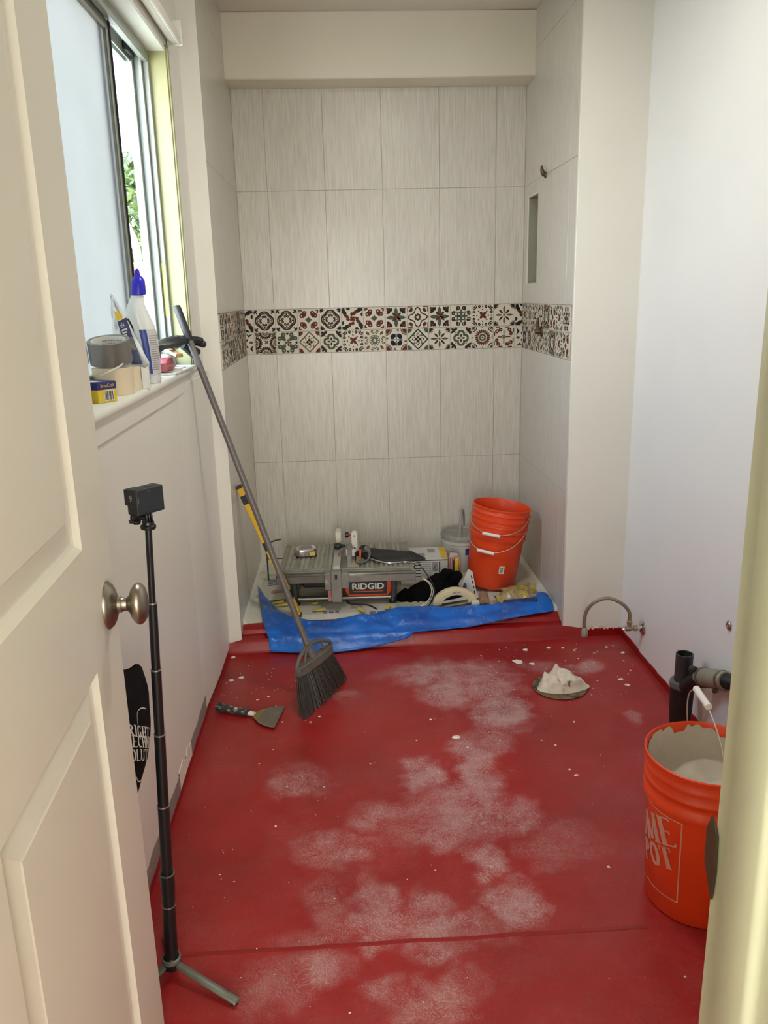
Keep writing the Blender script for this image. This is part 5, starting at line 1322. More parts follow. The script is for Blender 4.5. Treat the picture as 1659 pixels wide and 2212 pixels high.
# wet thinset: swirled surface and smears climbing the inner wall
M['thinset'] = pm('wet_thinset', rgb(204, 194, 178), .7, vary=.06, vscale=14, bscale=24, bstr=.35)
def thin_fn(u, v):
    a = 2 * PI * u; z0 = .315
    if v < .6:
        r = (v / .6) * .1485; z = z0 + .012 * math.sin(5 * a + r * 60) * (r / .15) * (1 - v) + .010 * noise.noise((r * 20 * math.cos(a), r * 20 * math.sin(a), 2)) + .02 * (v / .6) ** 6
    else:
        t = (v - .6) / .4; top_ = min(.4375, .428 + .040 * noise.noise((math.cos(a) * 2.4, math.sin(a) * 2.4, 9)) + .022 * noise.noise((math.cos(a) * 8, math.sin(a) * 8, 3)))
        z = z0 + .02 + (top_ - z0 - .02) * t
        rw = (.1268 + (.144 - .1268) * (min(z, .357) - .0095) / .3475) * RS_ if z < .357 else (.144 + (.1468 - .144) * (z - .357) / .081) * RS_
        r = rw - .0022 + .0012 * noise.noise((a * 6, z * 60, 1))
    return (.925 + r * math.cos(a), 1.855 + r * math.sin(a), z)
mb = MB(); mb.grid(96, 34, thin_fn, closed_u=True)
ts = mb.build('thinset_mortar', M['thinset'], angle=180); tag(ts, 'wet pale thinset mortar filling the front orange bucket', 'mortar')

# ---------------------------------------------------------------- selfie tripod with an action camera
tri = thing('pole_tripod', 'black telescopic pole tripod with grey legs standing behind the door edge', 'tripod', (-.474, 1.690, 0))
M['trib'] = pm('tripod_black', rgb(20, 20, 21), .38, vary=.1, vscale=30)
M['trig'] = pm('tripod_leg_grey', rgb(104, 106, 94), .45, .3, vary=.1, vscale=30, grime=rgb(66, 68, 60), gscale=24, gamt=.4)
M['ring'] = pm('silver_ring', rgb(176, 172, 166), .35, .8)
t0 = Vector((-.474, 1.690, .030)); t1 = Vector((-.421, 1.682, 1.158)); td = (t1 - t0)
secs = [(0.0, .19, .0158), (.19, .235, .0172), (.235, .40, .0135), (.40, .565, .0125), (.565, .708, .0112), (.708, .848, .0098), (.848, 1.0, .0072)]
for a, b, r in secs:
    mb = MB(); mb.T = along(t0 + td * a, td); L = td.length * (b - a)
    mb.lathe([(0, 0), (r, 0), (r, L), (0, L)], 22); mb.build('pole_section', M['trib'], tri, world=True)
for a, r in ((.235, .0182), (.40, .0142), (.565, .0132), (.708, .0118), (.848, .0104), (.155, .0164)):
    mb = MB(); mb.T = along(t0 + td * a - td.normalized() * .002, td); mb.lathe([(r - .003, 0), (r, 0), (r, .003), (r - .003, .003)], 22); mb.build('section_ring', M['ring'] if a != .235 else M['trig'], tri, world=True)
mb = MB(); mb.T = xform((-.474, 1.690, .022)); mb.lathe([(0, 0), (.020, 0), (.023, .004), (.023, .022), (.018, .026), (.0155, .034), (0, .034)], 24); hub = mb.build('hub', M['trib'], tri, world=True)
mb = MB(); mb.T = xform((-.474, 1.690, .040)); mb.lathe([(.020, 0), (.0235, .001), (.0235, .010), (.019, .012)], 24); mb.build('hub_band', M['trig'], tri, world=True)
for az in (-32, 108, 222):
    a = math.radians(az); dr = Vector((math.cos(a), math.sin(a), 0)); sd = Vector((-math.sin(a), math.cos(a), 0))
    Lg = .185 if az == -32 else .115 if az == 108 else .10
    p0 = Vector((-.474, 1.690, .036)) + dr * .019; p1 = Vector((-.474, 1.690, .011)) + dr * (.019 + Lg)
    vs = []
    for p, w, h2 in ((p0, .009, .005), (p0.lerp(p1, .12), .0105, .004), (p1, .0115, .004)):
        vs += [p + sd * w - Vector((0, 0, h2)), p - sd * w - Vector((0, 0, h2)), p - sd * w * .8 + Vector((0, 0, h2)), p + sd * w * .8 + Vector((0, 0, h2))]
    mb = MB(); mb.add(vs, [(i * 4 + k, i * 4 + (k + 1) % 4, i * 4 + 4 + (k + 1) % 4, i * 4 + 4 + k) for i in range(2) for k in range(4)] + [(3, 2, 1, 0), (8, 9, 10, 11)])
    lg = mb.build('leg', M['trig'], tri, world=True, bevel=.0015)
    q = p1 - dr * .012; mb = MB(); mb.T = xform((q.x, q.y, 0)); mb.lathe([(0, 0), (.009, 0), (.009, .009), (0, .009)], 12); mb.build('rubber_foot', M['trib'], lg); bpy.context.view_layer.update()
# mount: base disc, three prongs, thumb screw
mt = t1
mb = MB(); mb.T = along(mt, td); mb.lathe([(0, -.004), (.0155, -.004), (.0165, -.001), (.0165, .003), (.013, .006), (.0125, .012), (0, .012)], 22); mb.build('mount_base', M['trib'], tri, world=True)
caz = math.radians(-38)               # direction the camera's screen faces
sn = Vector((math.cos(caz), math.sin(caz), 0)); sx_ = Vector((-sn.y, sn.x, 0))   # sx_ = along the screen's width
pm_ = Matrix(((sx_.x, -sn.x, 0, mt.x), (sx_.y, -sn.y, 0, mt.y), (0, 0, 1, mt.z), (0, 0, 0, 1)))
for k in (-1, 0, 1):
    mb = MB(); mb.T = pm_; mb.prism([(-.0085, .008), (.0085, .008), (.0085, .026), (.005, .034), (-.005, .034), (-.0085, .026)], k * .0062 - .0016, k * .0062 + .0016, 'yz'); mb.build('mount_prong', M['trib'], tri, world=True, bevel=.0006)
mb = MB(); mb.T = pm_ @ xform((-.010, 0, .023), ry=-PI / 2); mb.lathe([(0, -.02), (.0035, -.02), (.0045, 0), (.0058, .018), (.0058, .024), (0, .024)], 14); ts_ = mb.build('thumb_screw', M['trib'], tri, world=True)
for k in range(3):
    mb = MB(); mb.T = pm_ @ xform((-.035, 0, .023), rx=k * 2 * PI / 3); mb.prism([(-.006, 0), (.010, 0), (.010, .012), (.004, .014), (-.006, .010)], -.004, .004, 'xz'); mb.build('screw_lobe', M['trib'], tri, world=True, bevel=.001)
# camera body
acr = thing('action_camera', 'small black action camera mounted on top of the pole tripod', 'camera', (mt.x, mt.y, mt.z + .032))
acr.rotation_euler = (0, 0, math.atan2(sx_.y, sx_.x))
bpy.context.view_layer.update()
M['camb'] = pm('camera_rubber', rgb(30, 31, 33), .6, vary=.08, vscale=60)
M['screen'] = pm('dark_screen', rgb(36, 40, 47), .12, vary=.03)
mb = MB(); mb.box(-.0355, .0355, -.017, .0165, 0, .0552); cb_ = mb.build('camera_body', M['camb'], acr, bevel=.004, seg=3)
mb = MB(); mb.box(-.0315, .0315, -.0178, -.0168, .006, .049); mb.build('rear_screen', M['screen'], cb_, bevel=.001)
mb = MB(); mb.box(-.0355, -.004, .0165, .024, .019, .0545); mb.build('lens_housing', M['camb'], cb_, bevel=.003, seg=2)
mb = MB(); mb.box(.004, .022, -.007, .007, .0548, .0562); mb.build('shutter_button', M['blackplas'], cb_, bevel=.002)
vs, fs = text_polys('9', .019)
mb = MB(); mb.T = Matrix(((0, 0, -1, -.0358), (-1, 0, 0, .002), (0, 1, 0, .036), (0, 0, 0, 1))); mb.add(vs, fs); mb.build('side_digit', M['grey_pt'], cb_, smooth=False, fix=False)
mb = MB(); mb.box(-.0359, -.0354, -.011, .011, .006, .026); mb.build('side_door', M['blackplas'], cb_, bevel=.0004)

# ---------------------------------------------------------------- black shop bag hanging from the knob behind the door
bg = thing('black_bag', 'black cloth bag with white serif lettering hanging behind the open door', 'bag', (-.53, 1.70, .45))
M['bagc'] = pm('black_tote', rgb(9, 9, 10), .9, spec=.15, vary=.15, vscale=40, bscale=90, bstr=.3)
out_u = [(1.44, .80), (1.55, .835), (1.66, .83), (1.746, .812), (1.80, .775), (1.86, .752), (1.915, .738), (1.95, .71), (1.962, .665), (1.945, .63)]
out_l = [(1.44, .60), (1.50, .52), (1.58, .455), (1.66, .425), (1.705, .435), (1.748, .462), (1.80, .470), (1.86, .485), (1.915, .515), (1.945, .56)]
def bag_x(y, z): return -.528 + .026 * math.exp(-(((y - 1.72) / .19) ** 2 + ((z - .60) / .17) ** 2)) + .004 * noise.noise((y * 14, z * 14, 3))
def bag_fn(side):
    def fn(u, v):
        i = u * (len(out_u) - 1); k = min(int(i), len(out_u) - 2); f = i - k
        a = lerp(out_u[k], out_u[k + 1], f); b = lerp(out_l[k], out_l[k + 1], f); y, z = lerp(a, b, v)
        e = min(1, 5 * v * (1 - v)) * min(1, 5 * u * (1 - u) + .0)
        xf = bag_x(y, z)
        return (-.545 + (xf + .545) * (.25 + .75 * e), y, z) if side > 0 else (-.545 - .018 * e, y, z)
    return fn
mb = MB(); mb.grid(40, 24, bag_fn(1)); mb.grid(40, 24, bag_fn(-1)); bgb = mb.build('bag_cloth', M['bagc'], bg, world=True)
mb = MB()
kx = d_.x * .779 + hx - d_.y * (DT + .035); ky = d_.y * .779 + hy + d_.x * (DT + .035)
for off in (-.006, .006):
    mb.tube(spline([(-.545, 1.60, .80), (kx + .002 + off, 1.52, .95), (kx + off * .5, ky, 1.095), (-.548, 1.42, .95), (-.55, 1.47, .79)], 6), .005, 8, flat=.5)
mb.build('bag_strap', M['bagc'], bg, world=True)
mb = MB()
def bag_words(txt, y0, z0, ang, hgt, width):
    polys, W = word(txt, .05, .16); ca_, sa_ = math.cos(ang), math.sin(ang)
    for poly in polys:
        pp = []
        for a, b in poly:
            x = a / W * width + b * hgt * .2; y = b * hgt
            yy = y0 + x * ca_ - y * sa_ * .2; zz = z0 + x * sa_ + y
            pp.append((bag_x(yy, zz) + .0035, yy, zz))
        mb.add(pp, [tuple(range(len(pp)))])
bag_words('BRIGHT', 1.622, .704, -.56, .028, .232)
bag_words('TECHNIC', 1.635, .668, -.55, .028, .255)
bag_words('SOLUTIO', 1.618, .642, -.54, .027, .228)
for path in ([(1.73, .668), (1.745, .690), (1.77, .688), (1.80, .674), (1.83, .655)], [(1.665, .572), (1.68, .552), (1.70, .540), (1.73, .540), (1.76, .535), (1.785, .538)]):
    for q in gl_stroke([(p.x, p.y) for p in spline([(a, b, 0) for a, b in path], 6)], .0022, .0022): mb.add([(bag_x(a, b) + .0035, a, b) for a, b in q], [(0, 1, 2, 3)])
mb.build('printed_lettering', M['white_pt'], bgb, smooth=False, fix=False)
# ---------------------------------------------------------------- things on the window sill
SZ = WZ0 + .0065
yb = thing('fitting_carton', 'small yellow and navy product carton at the near end of sill', 'carton', (-.618, 2.135, SZ), (0, 0, -.55))
M['cart_y'] = pm('carton_yellow', rgb(224, 192, 48), .45, vary=.05); M['cart_n'] = pm('carton_navy', rgb(44, 42, 110), .45, vary=.05)
mb = MB(); mb.box(-.055, .020, -.030, .032, 0, .052); cy = mb.build('carton_body', M['cart_y'], yb, bevel=.0008)
mb = MB(); mb.box(-.0556, .0206, -.0306, .0326, .033, .0526); cn = mb.build('navy_band', M['cart_n'], yb, bevel=.0008)
mb = MB(); mb.box(-.050, .0, -.022, .004, .0524, .0532); mb.build('top_flap', M['white_pt'], yb, smooth=False)
rside = Matrix(((0, 0, 1, .0210), (1, 0, 0, .002), (0, 1, 0, .043), (0, 0, 0, 1)))
flat_text('BrassCraft', .0125, M['cart_y'], cn, rside, sx=.85)
mb = MB(); mb.box(.0203, .0208, -.010, .022, .004, .031); bc = mb.build('barcode_patch', M['white_pt'], cy, smooth=False)
mb = MB()
for k in range(8): mb.box(.0208, .0211, -.008 + k * .0035, -.008 + k * .0035 + (.0022 if k % 3 else .0012), .006, .029)
mb.build('barcode_bar', M['black_pt'], bc, smooth=False)
mb = MB(); mb.T = Matrix(((1, 0, 0, -.022), (0, 0, -1, -.0304), (0, 1, 0, .016), (0, 0, 0, 1)))
mb.grid(28, 2, lambda u, v: ((.009 + .0012 * v) * math.cos(2 * PI * u), (.009 + .0012 * v) * math.sin(2 * PI * u), 0), closed_u=True); mb.build('seal_ring', M['black_pt'], cy, smooth=False, fix=False)
mb = MB(); mb.box(-.027, -.017, -.0309, -.0304, .013, .020); mb.build('seal_flag', pm('flag_red', rgb(170, 90, 80), .6), cy, smooth=False)

M['masking'] = pm('masking_tape', rgb(222, 206, 176), .6, vary=.03); M['core'] = pm('paper_core', rgb(224, 222, 216), .7, vary=.03)
M['duct'] = pm('duct_tape', rgb(122, 118, 112), .34, .35, vary=.06, vscale=20)
def roll(name, label, loc, r0, r1, h_, mat, core=True, rot=(0, 0, 0)):
    t = thing(name, label, 'tape roll', loc, rot)
    mb = MB(); mb.lathe([(r0 + .003, 0), (r1, 0), (r1, h_), (r0 + .003, h_), (r0 + .003, 0)], 48); mb.build('tape', mat, t)
    mb = MB(); mb.lathe([(r0, .001), (r0 + .003, .001), (r0 + .003, h_ - .001), (r0, h_ - .001), (r0, .001)], 48); co = mb.build('core', M['core'], t)
    return t, co
r1_, _c = roll('masking_tape', 'wide cream masking tape roll under the duct tape', (-.634, 2.315, SZ), .038, .054, .074, M['masking'])
r2_, co = roll('duct_tape', 'grey duct tape roll lying on top of the masking tape', (-.634, 2.318, SZ + .0885), .043, .0565, .062, M['duct'], rot=(.22, 0, .0))
mb = MB()
for row in range(4):
    for k in range(9):
        a0 = .75 + k * .17; a1 = a0 + .12; z0 = .020 + row * .009
        mb.add([(.0428 * math.cos(a), .0428 * math.sin(a), z) for a, z in ((a0, z0), (a1, z0), (a1, z0 + .0035), (a0, z0 + .0035))], [(0, 1, 2, 3)])
mb.build('core_print', M['grey_pt'], co, smooth=False, fix=False)
mb = MB(); mb.grid(8, 2, lambda u, v: (-.052 - .020 * u, -.030 + .006 * math.sin(3 * u), .004 + .055 * v)); mb.build('loose_end', M['duct'], r2_, smooth=True)
r3_, _c = roll('masking_tape', 'second cream masking tape roll farther along the sill', (-.632, 2.425, SZ), .036, .047, .066, M['masking'])
pr = thing('paper_scrap', 'torn curl of white paper standing on the sill edge', 'paper', (-.583, 2.47, SZ))
mb = MB(); mb.grid(14, 6, lambda u, v: (-.583 + .016 * math.sin(PI * u * 1.1), 2.435 + .055 * u, SZ + .064 * v * (1 - .06 * math.sin(9 * u)))); mb.grid(14, 6, lambda u, v: (-.5845 + .016 * math.sin(PI * u * 1.1), 2.435 + .055 * u, SZ + .064 * v * (1 - .06 * math.sin(9 * u)))); mb.build('curl', M['core'], pr, world=True)
zt2 = thing('zip_tie', 'twisted white wire tie lying against the masking tape', 'wire tie', (-.60, 2.20, SZ))
mb = MB(); mb.tube(spline([(-.645, 2.235, SZ + .058), (-.625, 2.225, SZ + .066), (-.60, 2.24, SZ + .078), (-.585, 2.25, SZ + .088)], 5), [.0028] * 12 + [.0022] * 4, 8); mb.build('twist', M['core'], zt2, world=True)

# toilet-cleaner bottle with blue cap and bent neck
bt = thing('cleaner_bottle', 'white cleaner bottle with bent neck and bright blue cap', 'bottle', (-.600, 2.62, SZ))
M['bottle'] = pm('white_bottle', rgb(226, 230, 228), .3, vary=.02); M['capb'] = pm('blue_cap', rgb(38, 32, 190), .35, vary=.05)
def loft(rings, n=28):
    mb = MB(); vs = []
    for (cx, cy, cz, rx, ry, tilt_) in rings:
        for k in range(n):
            a = 2 * PI * k / n; x = rx * math.cos(a); y = ry * math.sin(a)
            vs.append((cx + x, cy + y, cz + y * math.tan(tilt_)))
    m_ = len(rings)
    mb.add(vs, [(i * n + k, i * n + (k + 1) % n, (i + 1) * n + (k + 1) % n, (i + 1) * n + k) for i in range(m_ - 1) for k in range(n)] + [tuple(range(n))[::-1], tuple(range((m_ - 1) * n, m_ * n))])
    return mb
mb = loft([(-.598, 2.622, SZ, .026, .040, 0), (-.598, 2.622, SZ + .004, .028, .043, 0), (-.599, 2.620, SZ + .06, .031, .044, 0), (-.603, 2.615, SZ + .13, .036, .044, 0), (-.611, 2.608, SZ + .175, .039, .043, 0), (-.618, 2.598, SZ + .205, .036, .036, .1), (-.618, 2.592, SZ + .235, .027, .027, .15), (-.612, 2.590, SZ + .26, .020, .020, .15), (-.608, 2.590, SZ + .275, .0165, .0165, .15)])
btb = mb.build('bottle_body', M['bottle'], bt, world=True, angle=60)
mb = loft([(-.607, 2.590, SZ + .268, .0215, .0215, .1), (-.606, 2.590, SZ + .272, .0225, .0225, .1), (-.604, 2.591, SZ + .308, .0195, .0195, .15), (-.604, 2.591, SZ + .320, .0145, .0145, .15), (-.604, 2.591, SZ + .323, .0085, .0085, .1), (-.604, 2.591, SZ + .338, .0068, .0068, .1), (-.604, 2.591, SZ + .344, .0030, .0030, 0)], 24)
mb.build('cap', M['capb'], bt, world=True)
def bottle_pt(a, z):
    t = (z - SZ) / .18; rx = .0285 + .010 * t; ry = .044 - .001 * t
    return (-.598 - .012 * t * t + (rx + .0012) * math.cos(a), 2.621 - .013 * t + (ry + .0012) * math.sin(a), z)
mb = MB()
for i in range(10):
    for j in range(8):
        a0 = -1.62 + 1.85 * i / 10; a1 = -1.62 + 1.85 * (i + 1) / 10; z0 = SZ + .03 + .135 * j / 8; z1 = SZ + .03 + .135 * (j + 1) / 8
        mb.add([bottle_pt(a0, z0), bottle_pt(a1, z0), bottle_pt(a1, z1), bottle_pt(a0, z1)], [(0, 1, 2, 3)], 1 if i < 3 else 0)
lbm = mb.build('label', [pm('pale_label', rgb(204, 200, 198), .45), pm('label_blue', rgb(52, 72, 150), .4, vary=.25, vscale=40)], btb, smooth=True, fix=False)
mb = MB()
for r in range(16):
    z = SZ + .042 + r * .0068; n_ = random.randint(5, 8)
    for k in range(n_):
        a0 = -.98 + k * .125
        q = [Vector(bottle_pt(a, zz)) + Vector((.0006, 0, 0)) for a, zz in ((a0, z), (a0 + .115, z), (a0 + .115, z + .0030), (a0, z + .0028))]
        mb.add(q, [(0, 1, 2, 3)])
pl2 = mb.build('label_print', M['grey_pt'], lbm, smooth=False, fix=False)

# clear bag of levelling clips leaning in front of the bottle
cbg = thing('clip_bag', 'clear bag of tile levelling clips with navy label leaning by bottle', 'bag', (-.64, 2.52, SZ))
M['clearbag'] = pm('clear_bag', rgb(226, 232, 232), .2, vary=.08, vscale=20, trans=.2)
def cb_fn(u, v):
    z = SZ + .272 - .252 * v
    xl = -.668 - .004 * math.sin(PI * v); xr = -.664 + .088 * min(1, v * 1.25) ** .9
    x = xl + (xr - xl) * u
    y = 2.502 - .020 * math.sin(PI * u) * math.sin(PI * min(1, v + .1)) - .012 * noise.noise((u * 5, v * 7, 2))
    return (x, y, z)
mb = MB(); mb.grid(20, 26, cb_fn); mb.grid(20, 26, lambda u, v: (cb_fn(u, v)[0], cb_fn(u, v)[1] + .006, cb_fn(u, v)[2])); cbb = mb.build('bag_film', M['clearbag'], cbg, world=True)
lab_o = [(-.648, 2.478, SZ + .192), (-.618, 2.478, SZ + .070), (-.588, 2.482, SZ + .068), (-.622, 2.482, SZ + .204)]
def lab(u, v, off=0):
    a = Vector(lab_o[0]).lerp(Vector(lab_o[3]), u); b = Vector(lab_o[1]).lerp(Vector(lab_o[2]), u); p = a.lerp(b, v)
    return (p.x, p.y - off - .004 * math.sin(PI * v), p.z)
M['labn'] = pm('label_navy', rgb(46, 50, 96), .4, vary=.1); M['labg'] = pm('label_grey', rgb(118, 116, 124), .4)
mb = MB(); mb.grid(6, 16, lambda u, v: lab(u, v, .004), 0)
lo_ = mb.build('hanging_label', [M['labn']], cbg, world=True)
mb = MB(); mb.grid(4, 6, lambda u, v: lab(.08 + .84 * u, .40 + .28 * v, .0046)); g1 = mb.build('grey_panel', M['labg'], lo_, smooth=True)
def lab_text(txt, uc, vc, hu, mat):
    vs, fs = text_polys(txt, 1.0)
    mb = MB(); mb.add([lab(uc + x * hu * .62, vc - y * hu * .30, .0056) for x, y, z in vs], fs); o = mb.build('label_lettering', mat, lo_, smooth=False, fix=False)
lab_text('LEA', .40, .12, .42, M['white_pt']); lab_text('3/16', .5, .60, .40, M['yellow_pt'])
mb = MB()
for r_ in range(3): mb.add([lab(a, b, .0052) for a, b in ((.15, .20 + r_ * .06), (.75 - r_ * .1, .20 + r_ * .06), (.75 - r_ * .1, .235 + r_ * .06), (.15, .235 + r_ * .06))], [(0, 1, 2, 3)])
mb.build('label_bar', M['core'], lo_, smooth=False, fix=False)
mb = MB(); mb.add([lab(a, b, .0042) for a, b in ((0, -.26), (.7, -.10), (.62, -.02), (0, -.02))], [(0, 1, 2, 3)]); y1 = mb.build('yellow_corner', M['yellow_pt'], lo_, smooth=False, fix=False)
bcl = thing('spring_clip', 'small black clip between the clear bag and the bottle', 'clip', (-.640, 2.575, SZ + .16))
mb = MB(); mb.prism([(-.012, .0), (.012, .0), (.016, .028), (.006, .040), (-.010, .038), (-.016, .02)], -.006, .006, 'xz'); mb.tube([(.0, 0, .004), (.016, -.004, -.045)], [.006, .004], 8); mb.build('clip_jaw', M['blackplas'], bcl, bevel=.002)

# far end of the sill: paper, pink tool, bars, black glove, cup
fp = thing('folded_paper', 'folded white paper sheets under the things at the far sill end', 'paper', (-.62, 3.05, SZ))
mb = MB(); mb.prism([(-.66, 2.84), (-.572, 2.88), (-.566, 3.05), (-.562, 3.22), (-.66, 3.25)], SZ + .0005, SZ + .006); mb.prism([(-.655, 2.90), (-.590, 2.92), (-.584, 3.12), (-.65, 3.16)], SZ + .0065, SZ + .0095); mb.build('sheets', M['core'], fp, world=True)
M['pinkr'] = pm('faded_red_plastic', rgb(176, 84, 88), .45, vary=.08, vscale=30)
rt = thing('red_tool', 'faded red plastic tool lying on the far sill papers', 'tool', (-.622, 2.95, SZ + .010))
mb = MB(); mb.prism([(-.07, 0), (.075, 0), (.075, .018), (.045, .042), (-.03, .046), (-.07, .030)], -.020, .020, 'yz'); rb_ = mb.build('tool_body', M['pinkr'], rt, bevel=.006, seg=2)
mb = MB(); mb.box(-.014, .0215, -.06, .07, .016, .020); mb.build('seam', pm('light_pink', rgb(206, 140, 140), .5), rt, bevel=.001)
mb = MB(); mb.tube([(.0, .072, .010), (.0, .118, .008)], [.009, .007], 12); mb.build('tool_tip', M['core'], rt)
cp = thing('metal_cup', 'small dull metal cup standing behind the red tool', 'cup', (-.640, 3.115, SZ + .0098))
mb = MB(); mb.lathe([(0, 0), (.024, 0), (.027, .045), (.0265, .047), (.025, .045), (.022, .003), (0, .003)], 26); mb.build('cup_wall', M['alu'], cp)
yy0 = thing('wood_lath', 'short varnished wooden bar lying across cup and red tool', 'wooden bar', (-.60, 3.02, SZ + .062))
mb = MB(); mb.T = rotz(.30); mb.box(-.012, .012, -.16, .15, -.003, .010); mb.build('bar', pm('varnished_wood', rgb(160, 122, 62), .4, vary=.2, vscale=14), yy0, bevel=.002)
mb = MB(); mb.T = rotz(.30); mb.box(-.0125, .0125, .128, .151, -.0035, .0105); mb.build('bar_end', pm('pale_wood', rgb(190, 150, 104), .6), yy0, bevel=.001)
sg = thing('black_glove', 'limp black rubber glove draped over the far sill end', 'glove', (-.56, 3.05, SZ + .08))
M['rubber'] = pm('black_rubber', rgb(24, 25, 26), .35, vary=.2, vscale=20, bscale=50, bstr=.4)
def gl_fn(u, v):
    a = 2 * PI * v; t = u
    c = spline([(-.640, 2.93, SZ + .088), (-.630, 3.06, SZ + .096), (-.608, 3.16, SZ + .100), (-.578, 3.225, SZ + .096)], 8)
    p = c[min(int(t * (len(c) - 1) + .5), len(c) - 1)]
    w = .030 + .012 * math.sin(PI * t); hgt = .012 + .008 * math.sin(PI * t)
    return (p.x + w * math.cos(a) * .9, p.y + w * .35 * math.cos(a), p.z + hgt * math.sin(a) * (1 + .35 * math.sin(11 * t + 3 * a)))
mb = MB(); n1, n2 = 26, 20
vs = [gl_fn(i / (n1 - 1), j / n2) for i in range(n1) for j in range(n2)]
mb.add(vs, [(i * n2 + j, i * n2 + (j + 1) % n2, (i + 1) * n2 + (j + 1) % n2, (i + 1) * n2 + j) for i in range(n1 - 1) for j in range(n2)] + [tuple(range(n2))[::-1], tuple(range((n1 - 1) * n2, n1 * n2))]); mb.build('glove_palm', M['rubber'], sg, world=True)
for p in ([(-.585, 3.225, SZ + .100), (-.560, 3.250, SZ + .100), (-.535, 3.262, SZ + .092)], [(-.580, 3.232, SZ + .094), (-.552, 3.258, SZ + .088), (-.526, 3.268, SZ + .078)], [(-.595, 3.230, SZ + .086), (-.572, 3.255, SZ + .064), (-.552, 3.262, SZ + .046)], [(-.605, 3.222, SZ + .080), (-.582, 3.248, SZ + .052), (-.562, 3.256, SZ + .030)]):
    q = spline(p, 6); mb = MB(); mb.tube(q + [q[-1] + (q[-1] - q[-2]) * .9], [.0135] * (len(q) - 2) + [.0125, .009, .003], 12); mb.build('glove_finger', M['rubber'], sg, world=True)

# ---------------------------------------------------------------- pipe ends in the right shower wall
hk = thing('shower_arm_stub', 'short brown pipe stub high on the right shower wall', 'pipe', (SR, 4.165, 2.17))
mb = MB(); mb.tube(spline([(SR + .0, 4.165, 2.165), (SR - .012, 4.163, 2.168), (SR - .020, 4.162, 2.185), (SR - .022, 4.162, 2.205)], 5), [.011] * 8 + [.010, .0095, .009, .008, .007, .006, .005, .004], 12); mb.build('stub_pipe', M['brown_metal'], hk, world=True)
mb = MB(); mb.T = along((SR - .0005, 4.165, 2.163), (-1, 0, 0)); mb.lathe([(0, 0), (.016, 0), (.014, .005), (0, .005)], 18); mb.build('wall_ring', M['brown_metal'], hk, world=True)
vk = thing('mixer_stub', 'brown valve stub poking out of the patterned band at right', 'valve', (SR, 4.17, 1.44))
mb = MB(); mb.T = along((SR - .001, 4.165, 1.425), (-1, 0, 0)); mb.lathe([(0, 0), (.028, 0), (.026, .006), (.014, .010), (.013, .030), (.010, .034), (0, .034)], 24); mb.build('stub_body', M['brown_metal'], vk, world=True)
mb = MB(); mb.tube([(SR - .020, 4.165, 1.432), (SR - .024, 4.165, 1.47), (SR - .018, 4.165, 1.495)], [.009, .008, .004], 10); mb.build('stub_lever', M['brown_metal'], vk, world=True)

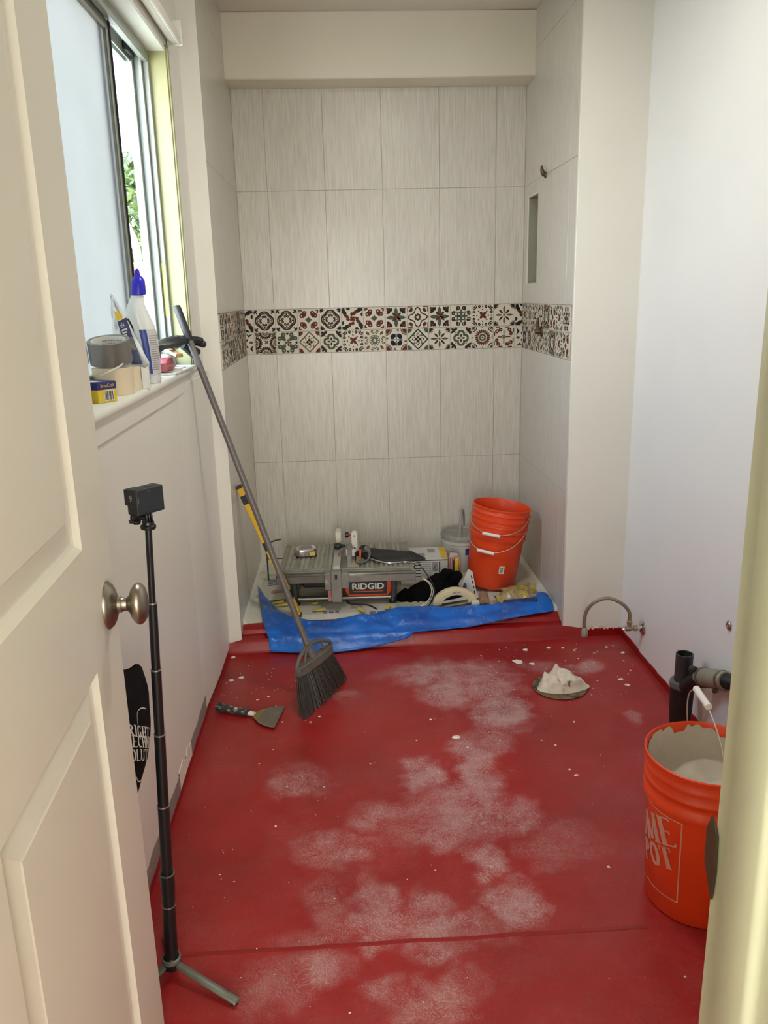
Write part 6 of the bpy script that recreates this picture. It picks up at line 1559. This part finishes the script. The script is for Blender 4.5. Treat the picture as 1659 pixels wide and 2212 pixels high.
# ---------------------------------------------------------------- plaster crumbs scattered on the floor
cr = [(0.381, 2.733, 0.0359), (-0.262, 2.254, 0.0094), (0.219, 2.009, 0.0084), (0.722, 1.981, 0.013), (0.76, 2.446, 0.0234), (0.746, 2.484, 0.0119), (0.752, 3.351, 0.0601), (0.81, 3.326, 0.0358), (-0.139, 2.941, 0.0141), (-0.401, 3.106, 0.0186), (-0.533, 3.297, 0.0276), (-0.491, 3.32, 0.0318), (-0.555, 3.537, 0.0296), (-0.357, 3.13, 0.0131), (0.812, 3.475, 0.0332), (0.924, 3.484, 0.0292), (0.988, 3.477, 0.0208), (1.034, 3.446, 0.0185), (1.148, 3.136, 0.03), (1.16, 3.083, 0.0258), (1.194, 3.465, 0.0186), (1.248, 3.398, 0.0244), (-0.036, 1.541, 0.0083), (0.781, 1.582, 0.0085), (-0.284, 2.911, 0.0104), (-0.174, 2.9, 0.0139), (0.413, 2.658, 0.0095), (-0.239, 2.467, 0.0074), (-0.247, 3.268, 0.0137), (0.051, 2.583, 0.0093), (0.3, 2.873, 0.0137), (0.231, 2.723, 0.0098), (0.738, 2.643, 0.0142), (0.852, 2.802, 0.0134), (0.695, 2.68, 0.0096), (-0.112, 2.455, 0.0073), (-0.348, 2.62, 0.0078), (-0.305, 2.709, 0.0081), (0.135, 1.977, 0.0059), (0.541, 2.694, 0.0097), (-0.363, 2.009, 0.0072), (-0.408, 2.042, 0.0061)]
rg = random.Random(21)
for k in range(70):
    cr.append((rg.uniform(.55, 1.25), rg.uniform(3.0, 3.53), rg.uniform(.003, .010)))
for k in range(110):
    cr.append((rg.uniform(-.55, 1.2), rg.uniform(1.55, 3.5), rg.uniform(.002, .0055)))
for k in range(22):
    cr.append((rg.uniform(-.56, -.3), rg.uniform(3.0, 3.55), rg.uniform(.003, .008)))
mb = MB()
for x, y, s_ in cr:
    if math.hypot(x - .872, y - 3.09) < .125 or math.hypot(x - .925, y - 1.855) < .145: continue
    n_ = 7; a0 = rg.uniform(0, 6); rad = [s_ * .5 * rg.uniform(.55, 1.05) for _ in range(n_)]
    el = rg.uniform(.5, 1); hgt = min(.006, .0012 + s_ * .16)
    lo2 = [(x + rad[i] * math.cos(a0 + 2 * PI * i / n_), y + rad[i] * el * math.sin(a0 + 2 * PI * i / n_), .0004) for i in range(n_)]
    hi2 = [(x + .6 * rad[i] * math.cos(a0 + 2 * PI * i / n_), y + .6 * rad[i] * el * math.sin(a0 + 2 * PI * i / n_), hgt * rg.uniform(.6, 1)) for i in range(n_)]
    mb.add(lo2 + hi2, [(i, (i + 1) % n_, n_ + (i + 1) % n_, n_ + i) for i in range(n_)] + [tuple(range(n_, 2 * n_))])
cro = mb.build('plaster_crumbs', M['plaster'], smooth=False, fix=False)
tag(cro, 'white plaster crumbs scattered over the red floor', 'crumbs', kind='stuff')

# ceiling fixture that holds the room's lamp (above the frame)
cl = thing('ceiling_light', 'round white ceiling light fixture above the middle of the room', 'ceiling light', (.35, 2.45, ZC))
mb = MB(); mb.T = xform((.35, 2.45, ZC), rx=PI); mb.lathe([(0, 0), (.17, 0), (.17, .05), (.155, .055), (.155, .02), (0, .02)], 36); mb.build('fixture_pan', M['trimw'], cl, world=True)
